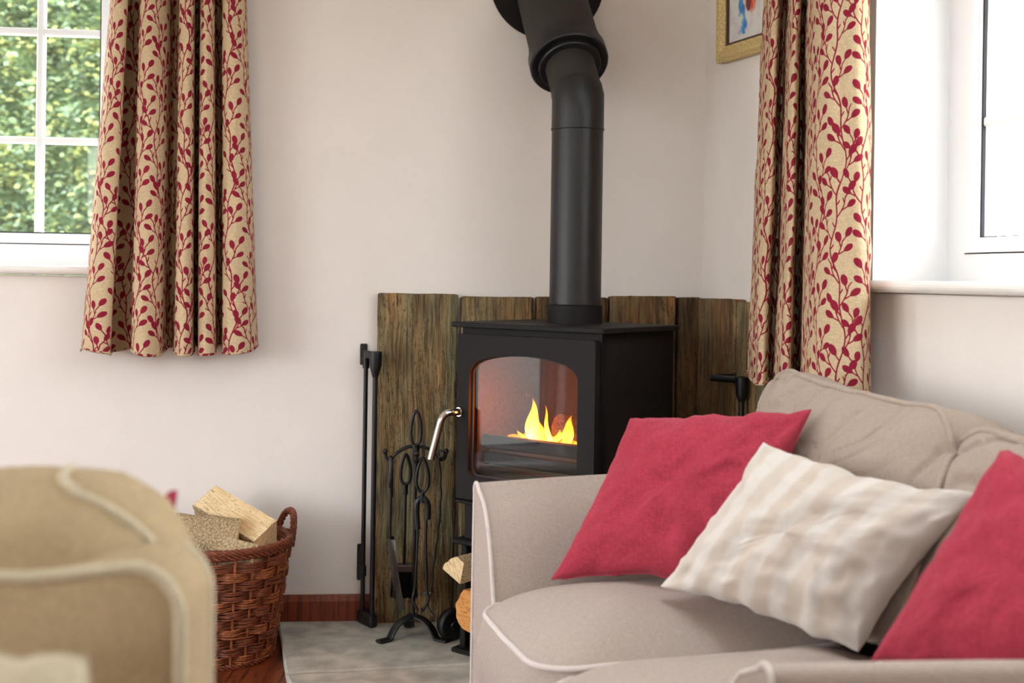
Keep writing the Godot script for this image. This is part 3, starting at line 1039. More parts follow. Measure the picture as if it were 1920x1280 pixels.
	for q: Array in tongues:
		var fm := MB.new()
		var p := PackedVector3Array()
		var uv := PackedVector2Array()
		for r in 15:
			var a := r / 14.0
			var rad: float = q[4] * pow(sin(PI * pow(a * 0.94 + 0.06, 0.55)), 0.9) * (1.0 - 0.35 * a)
			var cx: float = q[0] + q[5] * a * a + 0.006 * sin(a * 7.0 + q[0] * 90)
			for c in 13:
				var b := TAU * c / 12
				p.append(Vector3(cx + cos(b) * rad, q[1] - 0.012 + q[3] * a, q[2] - sin(b) * rad * 0.55))
				uv.append(Vector2(c / 12.0, 1.0 - a * 0.98))
		fm.grid(p, 13, 15, true, false, uv)
		obj("flame", fm, M.flame, f)
	var lamp := OmniLight3D.new()
	lamp.name = "fire_light"
	lamp.light_color = Color(1.0, 0.50, 0.16)
	lamp.light_energy = 0.06
	lamp.light_size = 0.03
	lamp.omni_range = 8.0
	lamp.omni_attenuation = 2.0
	lamp.shadow_enabled = true
	lamp.position = Vector3(-0.05, 0.70, -0.06)
	f.add_child(lamp)

func build_flue() -> void:
	var f := thing("flue_pipe", "tall black metal flue pipe rising from stove and bending into wall", "flue")
	var base := Vector3(0.178, HEARTH + 0.919, -3.295)
	var m := MB.new()
	m.lathe(PackedVector2Array([Vector2(0.0, 0.0), Vector2(0.0775, 0.0), Vector2(0.0775, 0.050), Vector2(0.073, 0.053), Vector2(0.0, 0.053)]), 56, Transform3D(Basis(), base))
	obj("collar", m, M.iron, f)
	m = MB.new()
	var bend := base + Vector3(0, 0.635, 0)
	m.lathe(PackedVector2Array([Vector2(0.0725, 0.052), Vector2(0.0725, 0.5385), Vector2(0.071, 0.540), Vector2(0.071, 0.543)]), 56, Transform3D(Basis(), base))
	obj("straight_pipe", m, M.flue, f)
	# elbow: one mitre, then the slanting pipe to the wall
	var goal := on_left(0.504, 1.99, 0.0)
	var d := (goal - bend).normalized()
	m = MB.new()
	m.tube(pts([base + Vector3(0, 0.543, 0), base + Vector3(0, 0.60, 0), bend, bend + d * 0.02]), 0.0735, 56)
	m.tube(pts([base + Vector3(0, 0.541, 0), base + Vector3(0, 0.546, 0)]), 0.0748, 56)
	obj("elbow", m, M.flue, f)
	m = MB.new()
	m.tube(pts([bend + d * 0.0, bend + d * 0.06, bend + d * 0.20]), 0.0715, 56)
	obj("slanted_pipe", m, M.flue_rough, f)
	var xf := frame_xf(bend + d * 0.135, d.cross(Vector3.RIGHT).cross(d) * 1.0, d)
	xf = Transform3D(Basis(Quaternion(Vector3.UP, d)), bend + d * 0.135)
	m = MB.new()
	m.lathe(PackedVector2Array([Vector2(0.072, -0.010), Vector2(0.088, -0.010), Vector2(0.091, -0.006), Vector2(0.091, 0.016), Vector2(0.086, 0.018)]), 64, xf)
	m.lathe(PackedVector2Array([Vector2(0.0795, 0.012), Vector2(0.110, 0.0), Vector2(0.1145, 0.004), Vector2(0.1145, 0.040), Vector2(0.1095, 0.046), Vector2(0.1095, 0.052)]), 64, xf)
	obj("joint_ring", m, M.flue, f)
	m = MB.new()
	m.lathe(PackedVector2Array([Vector2(0.1065, 0.046), Vector2(0.1065, 0.08), Vector2(0.1035, 0.085), Vector2(0.1035, 0.62)]), 64, xf)
	obj("insulated_pipe", m, M.flue_rough, f)
	m = MB.new()
	m.lathe(PackedVector2Array([Vector2(0.1, 0.0), Vector2(0.176, 0.0), Vector2(0.177, 0.004), Vector2(0.174, 0.008), Vector2(0.1, 0.010)]), 64, Transform3D(Basis(Vector3.UP, TURN_LEFT) * Basis(Vector3.RIGHT, PI / 2), on_left(0.504, 1.985, 0.001)))
	obj("wall_plate", m, M.iron, f)

# ------------------------------------------------------------------ firewood
# a log lying along x, its middle at the origin: bark and, where split, two flat faces; sawn ends
func log_thing(called: String, label: String, length: float, r: float, split: bool, seed_: int, skin: Material = null) -> Node3D:
	var t := thing(called, label, "log")
	var loop: Array[Vector2] = []
	var s := seed_ * 7.3
	var arc := PI * 0.62 if split else TAU
	var k0 := 22
	for k in (k0 + 1 if split else k0):
		var a := -arc / 2 + arc * k / k0 + PI / 2
		loop.append(Vector2.from_angle(a) * r * (1 + 0.14 * noise.get_noise_2d(cos(a) * 1.1 + s, sin(a) * 1.1)))
	if split:                                                 # back of the wedge
		var c: Vector2 = Vector2(noise.get_noise_1d(s) * 0.3, -0.75) * r
		for q in loop.size(): loop[q] -= Vector2(0, r * 0.25)
		var skinm := MB.new(); var facem := MB.new(); var endm: MB
		var rows := 9
		var p := PackedVector3Array()
		for k in rows:
			for q in loop:
				var x := -length / 2 + length * k / (rows - 1)
				var e := 1.0 + 0.06 * noise.get_noise_3d(x * 12 + s, q.x * 40, q.y * 40)
				p.append(Vector3(x, q.y * e, q.x * e))
		skinm.grid(p, loop.size(), rows)
		for side in 2:
			p = PackedVector3Array()
			var uv := PackedVector2Array()
			var from: Vector2 = loop[loop.size() - 1] if side == 0 else c
			var to: Vector2 = c if side == 0 else loop[0]
			for k in rows:
				for w in 7:
					var q := from.lerp(to, w / 6.0)
					var x := -length / 2 + length * k / (rows - 1)
					var bump := 0.0 if w == 0 or w == 6 else 0.05 * r * noise.get_noise_2d(q.x * 60 + s, x * 9)
					p.append(Vector3(x, q.y + bump, q.x + bump))
					uv.append(Vector2(q.distance_to(from) + side * 0.1, x + 0.3))
			facem.grid(p, 7, rows, false, false, uv)
		for x: float in [-length / 2, length / 2]:
			endm = MB.new()
			var poly := loop.duplicate()
			poly.append(c)
			for k in poly.size():
				var a: Vector2 = poly[k]; var b: Vector2 = poly[(k + 1) % poly.size()]
				var A := Vector3(x, a.y, a.x); var B := Vector3(x, b.y, b.x); var C := Vector3(x, c.y * 0.3, 0)
				if x > 0: endm.tri(C, A, B)
				else: endm.tri(C, B, A)
			obj("cut_end", endm, skin if skin else M.split, t)
		obj("bark", skinm, skin if skin else M.bark, t)
		obj("split_face", facem, skin if skin else M.split, t)
		return t
	loop.append(loop[0])
	var rows := 11
	var p := PackedVector3Array()
	for k in rows:
		for q in loop:
			var x := -length / 2 + length * k / (rows - 1)
			var e := 1.0 + 0.10 * noise.get_noise_3d(x * 12 + s, q.x * 40, q.y * 40)
			p.append(Vector3(x, q.y * e, q.x * e))
	var m := MB.new()
	m.grid(p, loop.size(), rows, true)
	obj("bark", m, skin if skin else M.bark, t)
	for x: float in [-length / 2, length / 2]:
		m = MB.new()
		var first := 0 if x < 0 else (rows - 1) * loop.size()
		for k in loop.size() - 1:
			var A := p[first + k]; var B := p[first + k + 1]
			if x > 0: m.tri(Vector3(x, 0, 0), A, B)
			else: m.tri(Vector3(x, 0, 0), B, A)
		obj("cut_end", m, skin if skin else M.split, t)
	return t

# ------------------------------------------------------------------ soft furnishings
# a point of the world that lies depth metres in front of the lens and shows at pixel (x, y)
func at(x: float, y: float, depth: float) -> Vector3:
	var dx := x - 960.0
	var dy := y - 523.0
	return Vector3((dx + 0.015 * dy) / FOCAL * depth, EYE - (dy - 0.015 * dx) / FOCAL * depth, -depth)

# a box cushion: top and bottom panels with a crown, a boxed side, piping along both edges.
# The outline is in x, z; y is its thickness. warp bends it.
func outline(sx: float, sz: float, r: float, per: int) -> Array[Vector2]:
	var o: Array[Vector2] = []
	var q := rounded(-sx / 2, -sz / 2, sx / 2, sz / 2, r, 7)
	for k in q.size():
		var a := q[k]; var b := q[(k + 1) % q.size()]
		var steps := maxi(1, int(a.distance_to(b) / (maxf(sx, sz) / per)))
		for s in steps: o.append(a.lerp(b, float(s) / steps))
	o.append(o[0])
	return o

func box_cushion(parent: Node3D, called: String, sx: float, sy: float, sz: float, r: float, crown: float, bulge: float, warp: Callable, m_: Material, pm: Material, pipe := 0.0045, fine := 1) -> MeshInstance3D:
	var o := outline(sx, sz, r, 26 * fine)
	var half := 12 * fine
	var nu := o.size()
	var p := PackedVector3Array()
	var rows := 0
	var ring := func(f: float, y: float, push: float) -> void:
		for q in o:
			var d := Vector2(q.x / sx * 2, q.y / sz * 2)
			p.append(warp.call(Vector3(q.x * f + d.x * push, y, q.y * f + d.y * push)))
	for k in half + 1:
		var f := sin(PI / 2 * k / half)
		ring.call(f, sy / 2 + crown * pow(1.0 - f * f, 0.8), 0.0); rows += 1
	for k in range(1, 8):
		var y := lerpf(sy / 2, -sy / 2, k / 7.0)
		ring.call(1.0, y, bulge * (1.0 - pow(absf(y) / (sy / 2), 2.0))); rows += 1
	for k in range(1, half + 1):
		var f := cos(PI / 2 * k / half)
		ring.call(f, -sy / 2 - crown * 0.6 * pow(1.0 - f * f, 0.8), 0.0); rows += 1
	var m := MB.new()
	m.grid(p, nu, rows, true)
	var c := obj(called, m, m_, parent)
	for s: float in [1.0, -1.0]:
		var path := PackedVector3Array()
		for k in nu - 1: path.append(warp.call(Vector3(o[k].x, s * sy / 2, o[k].y) * Vector3(1.002, 1, 1.002)))
		m = MB.new()
		m.tube(path, pipe, 8, true)
		obj("piping", m, pm, c)
	return c

# a scatter cushion stretched over four corners: top left, top right, bottom left, bottom right
func scatter(called: String, label: String, tl: Vector3, tr: Vector3, bl: Vector3, br: Vector3, thick: float, m_: Material, seed_: int, pinch: float, wrinkle: float, seam := true) -> Node3D:
	var c := (tl + tr + bl + br) / 4
	var t := thing(called, label, "cushion", c)
	var nrm := ((tr - tl).normalized()).cross((tl - bl).normalized()).normalized()
	var o: Array[Vector2] = []
	for e: Array in [[Vector2(-1, -1), Vector2(1, -1)], [Vector2(1, -1), Vector2(1, 1)], [Vector2(1, 1), Vector2(-1, 1)], [Vector2(-1, 1), Vector2(-1, -1)]]:
		for k in 28: o.append((e[0] as Vector2).lerp(e[1], k / 28.0))
	o.append(o[0])
	var s := seed_ * 11.7
	var place := func(u: float, v: float, side: float) -> Vector3:
		var uu := u * (1.0 - pinch * (1.0 - v * v))
		var vv := v * (1.0 - pinch * (1.0 - u * u))
		var a := (uu + 1) / 2
		var b := (vv + 1) / 2
		var q := bl.lerp(br, a).lerp(tl.lerp(tr, a), b) - c
		var w := maxf((1.0 - u * u) * (1.0 - v * v), 0.0)
		var z := pow(w, 0.42) * thick / 2
		z += wrinkle * (noise.get_noise_2d(u * 1.6 + s, v * 1.6) * 1.3 + 0.5 * noise.get_noise_2d((u + v) * 3.0 + s, (u - v) * 1.2)) * pow(w, 0.3)
		var edge := 1.0 - minf(1.0, w * 2.2)
		z += wrinkle * 0.55 * edge * pow(w, 0.25) * sin(10.0 * (u + v * 0.4 * side) + 5.0 * noise.get_noise_2d(u * 2 + s, v * 2))
		q += (tr - tl) * 0.006 * noise.get_noise_2d(v * 2.2 + s, 7.0) + (tl - bl) * 0.034 * noise.get_noise_2d(u * 2.2 + s, 17.0)
		return q + nrm * z * side
	var p := PackedVector3Array()
	var uv := PackedVector2Array()
	var half := 22
	var rows := half * 2 + 1
	for k in rows:
		var f := sin(PI / 2 * k / half) if k <= half else sin(PI / 2 * (2 * half - k) / half)
		for q in o:
			p.append(place.call(q.x * f, q.y * f, 1.0 if k <= half else -1.0))
			uv.append(Vector2((q.x * f + 1) / 2, (1 - q.y * f) / 2))
	var m := MB.new()
	m.grid(p, o.size(), rows, true, false, uv)
	obj("cover", m, m_, t)
	if seam:
		var path := PackedVector3Array()
		for k in o.size() - 1: path.append(place.call(o[k].x, o[k].y, 1.0))
		m = MB.new()
		m.tube(path, 0.0022, 6, true)
		obj("seam", m, m_, t)
	return t

const SOFA := Vector3(-0.073, 0, -2.49)
const SOFA_TURN := 0.279

# the sofa's own axes: x from its front to its back, z along it towards the near arm
func build_sofa() -> void:
	var s := thing("sofa", "beige linen sofa with piped seat and back cushions and flared arms", "sofa", SOFA, SOFA_TURN)
	var m := MB.new()
	m.box(Vector3(0.03, 0.06, 0.10), Vector3(0.80, 0.27, 1.08), 0.02)
	m.box(Vector3(0.012, 0.06, 0.16), Vector3(0.04, 0.262, 1.00), 0.012)
	obj("base", m, M.linen, s)
	m = MB.new()
	m.box(Vector3(0.74, 0.06, 0.08), Vector3(0.86, 0.70, 1.10), 0.04)
	obj("back", m, M.linen_back, s)
	# arms: the outer face upright, the inner face scooped, the top drawn out to the outer edge
	for side in 2:
		var near := side == 1
		var prof: Array[Vector2] = []       # (from the outer face inwards, height)
		prof.append(Vector2(0.006, 0.05))
		for k in 9: prof.append(Vector2(0.0 - 0.004 * sin(PI * k / 8.0), lerpf(0.08, 0.615, k / 8.0)))
		for k in 7:
			prof.append(Vector2(0.014, 0.622) + Vector2.from_angle(PI - PI * 0.86 * k / 6) * Vector2(0.016, 0.017))
		for k in 13:
			var w := (k + 1) / 13.0
			prof.append(Vector2(0.030 + 0.140 * pow(w, 0.45), 0.622 - 0.22 * pow(w, 1.1)))
		prof.append(Vector2(0.170, 0.20)); prof.append(Vector2(0.168, 0.05))
		var place := func(q: Vector2, x: float) -> Vector3:
			var z := q.x if not near else 1.15 - q.x + 0.28 * x
			return Vector3(x + (0.075 if near else 0.0), q.y + 0.01 * sin(PI * clampf(x / 0.8, 0, 1)) - (0.030 if near else 0.0), z)
		var p := PackedVector3Array()
		var xs := [0.0, 0.004, 0.012, 0.06, 0.15, 0.25, 0.35, 0.45, 0.55, 0.65, 0.72, 0.78, 0.83, 0.85]
		for x: float in xs:
			for q in prof:
				var e := 0.0 if x > 0.01 else (0.006 if x == 0.0 else 0.0015)
				var c := Vector2(clampf(q.x, e, 0.17 - e), minf(q.y, 0.64 - e))
				p.append(place.call(c, x))
		m = MB.new()
		m.grid(p, prof.size(), xs.size(), false, false, PackedVector2Array(), near)
		# front panel and back end
		var face := PackedVector2Array()
		for q in prof: face.append(Vector2(clampf(q.x, 0.006, 0.164), minf(q.y, 0.634)))
		var tris := Geometry2D.triangulate_polygon(face)
		for end: float in [0.0, 0.85]:
			for k in range(0, tris.size(), 3):
				var a: Vector3 = place.call(face[tris[k]], end)
				var b: Vector3 = place.call(face[tris[k + 1]], end)
				var c: Vector3 = place.call(face[tris[k + 2]], end)
				if ((b - a).cross(c - a).x < 0) == (end == 0.0): m.tri(a, b, c)
				else: m.tri(a, c, b)
		var arm := obj("arm", m, M.linen, s)
		var path := PackedVector3Array()
		for k in range(1, prof.size()):
			path.append(place.call(prof[k], 0.001))
		m = MB.new()
		m.tube(path, 0.0042, 8)
		obj("piping", m, M.linen_pipe, arm)
		for x: float in [0.06, 0.78]:
			m = MB.new()
			var z := 0.08 if not near else 1.06 + 0.28 * x
			m.lathe(PackedVector2Array([Vector2(0, 0), Vector2(0.018, 0), Vector2(0.026, 0.06), Vector2(0, 0.06)]), 16, Transform3D(Basis(), Vector3(x, 0, z)))
			obj("foot", m, M.slip, s)
	# two seat cushions, crowned, with rounded front corners
	for k in 2:
		var z0 := 0.155 + 0.425 * k
		var seat := func(q: Vector3) -> Vector3:
			var n := noise.get_noise_3d(q.x * 3 + k * 9, q.y * 3, q.z * 3) * 0.006
			var front := clampf((-q.x - 0.15) / 0.16, 0, 1)
			return Vector3(q.x + 0.268, q.y + 0.352 - 0.014 * k + n - 0.012 * front * front, q.z + z0 + 0.2125)
		box_cushion(s, "seat_cushion", 0.60, 0.155, 0.432, 0.085, 0.066, 0.016, seat, M.linen, M.linen_pipe, 0.0056)
	# back cushions lean on the back: built lying down, then tipped up
	for k in 2:
		var zc := 0.425 + 0.62 * k
		var tip := Basis(Vector3(0, 0, 1), PI / 2 - 0.30)
		var back := func(q: Vector3) -> Vector3:
			# q.x runs up the cushion, q.y towards the sofa's front
			var up := q.x / 0.42
			var n := noise.get_noise_3d(q.x * 4 + 31 + k * 5, q.y * 2, q.z * 4) * 0.012
			var fold := 0.0
			if q.y > 0:
				var d := q.x - q.z * 0.85
				var across := d * 88.0 + 9.0 * noise.get_noise_2d(q.x * 3 + k * 7, q.z * 3)
				var strength := clampf(0.55 + 1.6 * noise.get_noise_2d(floorf(across / TAU + 0.75) * 3.7, 2.0 + k), 0.0, 1.0)
				fold = -0.011 * strength * pow(maxf(sin(across), 0.0), 5.0) * smoothstep(-0.04, 0.14, q.x) * (1.0 - 0.3 * smoothstep(0.17, 0.22, absf(q.x)))
				fold += 0.006 * sin(d * 30.0 + 3.0) * smoothstep(-0.1, 0.15, q.x)
			var sag := 0.032 * maxf(1.0 - pow(q.z / 0.32, 2.0), 0.0) * maxf(up, 0.0) + 0.006 * noise.get_noise_2d(q.z * 9 + k * 4, 5.0) * maxf(up, 0.0)
			var v := tip * Vector3(q.x - sag, q.y + n + fold, q.z)
			return Vector3(v.x + 0.655 + 0.01 * k, v.y + 0.658 - 0.045 * k - 0.016 * (q.z / 0.3 + 1.0) * clampf(up + 0.3, 0, 1), v.z + zc)
		box_cushion(s, "back_cushion", 0.44, 0.155, 0.64, 0.085, 0.050, 0.012, back, M.linen_back, M.linen_back, 0.006, 3)

func build_cushions() -> void:
	scatter("red_cushion", "crimson square cushion propped against the far sofa arm", at(1185, 780, 2.42), at(1521, 766, 2.27), at(1038, 1080, 2.33), at(1400, 1105, 2.14), 0.15, M.red, 1, 0.075, 0.013)
	scatter("ivory_cushion", "ivory and fawn striped oblong cushion in the middle of the sofa", at(1430, 830, 2.13), at(1838, 930, 1.86), at(1238, 1101, 2.13), at(1606, 1228, 1.89), 0.17, M.ivory, 2, 0.10, 0.016, false)
	scatter("red_cushion", "crimson cushion at the right edge, cut off by the frame", at(1876, 848, 1.72), at(2260, 960, 1.50), at(1632, 1240, 1.70), at(2050, 1330, 1.45), 0.15, M.red, 5, 0.05, 0.010)

# curtain: columns are [x top, depth top, x bottom, depth bottom] in wall axes; where(x, height, off) places them
func curtain(called: String, label: String, cols: Array, y0: float, y1: float, hem: Array, where: Callable) -> Node3D:
	var t := thing(called, label, "curtain")
	var top := PackedVector3Array()
	var low := PackedVector3Array()
	for c: Array in cols:
		top.append(Vector3(c[0], 0, maxf(c[1], 0.028)))
		low.append(Vector3(c[2], 0, maxf(c[3], 0.028)))
	top = spline(top, 9)
	low = spline(low, 9)
	var nu := top.size()
	var nv := 70
	var arc := PackedFloat32Array()
	arc.append(0.0)
	for k in range(1, nu): arc.append(arc[k - 1] + (top[k].distance_to(top[k - 1]) + low[k].distance_to(low[k - 1])) / 2)
	var p := PackedVector3Array()
	var uv := PackedVector2Array()
	for r in nv:
		var w := float(r) / (nv - 1)
		for k in nu:
			var q := top[k].lerp(low[k], w)
			var bot := y0 + 0.010 * sin(arc[k] * 22.0) + lerpf(hem[0], hem[1], float(k) / nu)
			var y := lerpf(y1, bot, w)
			q.z += 0.006 * noise.get_noise_2d(arc[k] * 5, y * 2.2) + 0.003 * noise.get_noise_2d(arc[k] * 18, y * 5)
			p.append(where.call(q.x, y, q.z))
			uv.append(Vector2(arc[k] / 0.40, -y / 0.40))
	# the back face, a little behind, closed along hem and sides: lined cloth with thickness
	var m := MB.new()
	m.grid(p, nu, nv, false, false, uv)
	var nrm := m.n.duplicate()
	obj("drape", m, M.curtain, t)
	var hemp := PackedVector3Array()
	for k in nu: hemp.append(p[(nv - 1) * nu + k] + Vector3(0, 0.004, 0))
	m = MB.new()
	m.tube(hemp, 0.0035, 6)
	for q in m.t.size(): m.t[q] = Vector2(m.t[q].y / 0.40, m.t[q].x / 0.40)
	obj("hem", m, M.curtain, t)
	return t

func build_curtains() -> void:
	var first := func(x: float, h: float, off: float) -> Vector3: return on_left(x, h, off)
	# [along the wall at the top, out from the wall at the top, the same at the hem]
	var hung := [null, null]
	hung[0] = curtain("curtain", "beige curtain with dark red berry sprigs beside the garden window", [
		[1.787, 0.030, 1.870, 0.050], [1.763, 0.100, 1.840, 0.130], [1.738, 0.130, 1.800, 0.160], [1.725, 0.120, 1.766, 0.145], [1.737, 0.060, 1.781, 0.070], [1.755, 0.010, 1.783, 0.010], [1.733, 0.005, 1.749, 0.005], [1.707, 0.050, 1.723, 0.050], [1.700, 0.110, 1.709, 0.130], [1.674, 0.150, 1.676, 0.170], [1.651, 0.145, 1.645, 0.165], [1.638, 0.120, 1.628, 0.130], [1.624, 0.085, 1.625, 0.085], [1.620, 0.040, 1.623, 0.030], [1.613, 0.010, 1.614, 0.010], [1.597, 0.050, 1.596, 0.050], [1.590, 0.120, 1.587, 0.130], [1.569, 0.150, 1.560, 0.170], [1.552, 0.145, 1.538, 0.160], [1.551, 0.100, 1.537, 0.100], [1.561, 0.040, 1.547, 0.030], [1.554, 0.020, 1.541, 0.020], [1.536, 0.080, 1.525, 0.080], [1.531, 0.130, 1.519, 0.140], [1.512, 0.150, 1.493, 0.165], [1.497, 0.135, 1.472, 0.145], [1.499, 0.080, 1.475, 0.080], [1.504, 0.020, 1.480, 0.020], [1.490, 0.020, 1.466, 0.020], [1.472, 0.080, 1.448, 0.080], [1.472, 0.120, 1.450, 0.130], [1.450, 0.145, 1.416, 0.155], [1.427, 0.135, 1.381, 0.145], [1.418, 0.100, 1.361, 0.110], [1.420, 0.050, 1.359, 0.060], [1.427, 0.020, 1.361, 0.030]], 0.838, 2.16, [0.0, 0.012], first)
	var second := func(x: float, h: float, off: float) -> Vector3: return on_right(x, h, off)
	hung[1] = curtain("curtain", "beige curtain with dark red berry sprigs behind the sofa", [
		[0.484, 0.050, 0.403, 0.050], [0.589, 0.100, 0.528, 0.110], [0.667, 0.125, 0.626, 0.140], [0.687, 0.115, 0.650, 0.125], [0.622, 0.070, 0.565, 0.070], [0.612, 0.055, 0.560, 0.055], [0.688, 0.090, 0.630, 0.090], [0.778, 0.130, 0.763, 0.145], [0.795, 0.125, 0.796, 0.140], [0.727, 0.080, 0.705, 0.080], [0.671, 0.045, 0.642, 0.040], [0.695, 0.050, 0.684, 0.050], [0.790, 0.100, 0.799, 0.110], [0.903, 0.150, 0.938, 0.165], [0.969, 0.155, 1.003, 0.165], [0.994, 0.140, 1.036, 0.150], [1.009, 0.130, 1.055, 0.140], [1.024, 0.115, 1.078, 0.125], [1.015, 0.090, 1.069, 0.100], [0.981, 0.060, 1.035, 0.070], [0.954, 0.040, 1.001, 0.045]], 0.815, 2.16, [0.0, 0.0], second)
	for side in 2:
		var t: Node3D = hung[side]
		var m := MB.new()
		var a := on_left(3.3, 2.17, 0.085) if side == 0 else on_right(0.40, 2.17, 0.085)
		var b := on_left(1.30, 2.17, 0.085) if side == 0 else on_right(2.8, 2.17, 0.085)
		m.tube(pts([a, b]), 0.014, 14)
		var rod := obj("curtain_pole", m, M.wrought, t)
		for w: float in [0.03, 0.97]:
			m = MB.new()
			var c := a.lerp(b, w)
			var back := Vector3(-0.0953, 0, -0.9954) if side == 0 else Vector3(0.9613, 0, -0.2753)
			m.tube(pts([c, c + back * 0.086]), 0.008, 10)
			obj("bracket", m, M.wrought, rod)

func build_armchair() -> void:
	var c := thing("armchair", "cream upholstered armchair at lower left, blurred in the foreground", "armchair", Vector3(-0.62, 0, -1.0))
	# outer back: a padded slab with rounded shoulders, its face to the camera
	var m := MB.new()
	var path := PackedVector3Array()
	var pad := func(q: Vector3) -> Vector3: return Vector3(q.x - 0.002, 0.455 - q.z + 0.006 * sin(q.x * 24.0) * clampf(-q.z * 3, 0, 1), q.y - 0.055)
	box_cushion(c, "back", 0.682, 0.095, 0.715, 0.045, 0.028, 0.010, pad, M.cream, M.cream_pipe, 0.006)
	# the loose back cushion, slumped over the top of the slab
	var crest := Curve.new()
	crest.min_domain = -0.4; crest.max_domain = 0.4
	for q: Vector2 in [Vector2(-0.34, 0.80), Vector2(-0.30, 0.862), Vector2(0.0, 0.882), Vector2(0.15, 0.884), Vector2(0.213, 0.888), Vector2(0.248, 0.882), Vector2(0.288, 0.861), Vector2(0.313, 0.827), Vector2(0.334, 0.785)]:
		crest.add_point(q, 0, 0, Curve.TANGENT_LINEAR, Curve.TANGENT_LINEAR)
	var skin := func(x: float, a: float) -> Vector3:
		var side := clampf((x + 0.34) / 0.674, 0, 1)
		var fat := 0.105 * pow(maxf(1.0 - pow(absf(side * 2 - 1), 5.0), 0.0), 0.6)
		var h := crest.sample(x)
		var up := pow(absf(sin(a)), 0.75) * signf(sin(a))
		var y := 0.74 + (h - 0.74) * up if up > 0 else 0.74 + 0.10 * up
		return Vector3(x, y + 0.006 * noise.get_noise_2d(x * 9, a), -0.105 + fat * cos(a) + 0.008 * noise.get_noise_2d(x * 7 + 9, a * 2))
	var p := PackedVector3Array()
	for r in 41:
		for k in 49: p.append(skin.call(-0.34 + 0.674 * (0.5 - 0.5 * cos(PI * k / 48.0)), PI * 1.5 - TAU * r / 40.0))
	m = MB.new()
	m.grid(p, 49, 41, false, true)
	var cu := obj("back_cushion", m, M.cream, c)
	path = PackedVector3Array()
	for q: Vector2 in [Vector2(0.205, 1.65), Vector2(0.210, 1.3), Vector2(0.230, 1.1), Vector2(0.262, 0.98), Vector2(0.292, 0.85), Vector2(0.314, 0.62), Vector2(0.326, 0.25)]: path.append(skin.call(q.x, q.y))
	path = spline(path, 6)
	m = MB.new()
	m.tube(path, 0.005, 8)
	obj("piping", m, M.cream_pipe, cu)
	m = MB.new()
	m.box(Vector3(-0.34, 0.10, -0.66), Vector3(0.25, 0.38, -0.09), 0.03)
	obj("seat", m, M.cream, c)
	for x: float in [-0.36, 0.145]:
		m = MB.new()
		m.box(Vector3(x, 0.10, -0.66), Vector3(x + 0.105, 0.50, -0.09), 0.045)
		obj("arm", m, M.cream, c)
	for q: Vector2 in [Vector2(-0.31, -0.05), Vector2(0.31, -0.05), Vector2(-0.31, -0.60), Vector2(0.31, -0.60)]:
		m = MB.new()
		m.lathe(PackedVector2Array([Vector2(0, 0), Vector2(0.016, 0), Vector2(0.024, 0.105), Vector2(0, 0.105)]), 16, Transform3D(Basis(), Vector3(q.x, 0, q.y)))
		obj("leg", m, M.slip, c)
	scatter("red_cushion", "crimson cushion behind the blurred armchair, only one corner showing", at(150, 960, 1.24), at(330, 922, 1.24), at(120, 1290, 1.22), at(290, 1240, 1.22), 0.12, M.red, 8, 0.04, 0.006)
	scatter("cream_cushion", "cream cushion at the bottom left corner, nearest the camera and blurred", at(-260, 1225, 0.84), at(160, 1232, 0.84), at(-260, 1520, 0.80), at(190, 1520, 0.80), 0.08, M.cream_pipe, 9, 0.03, 0.003)

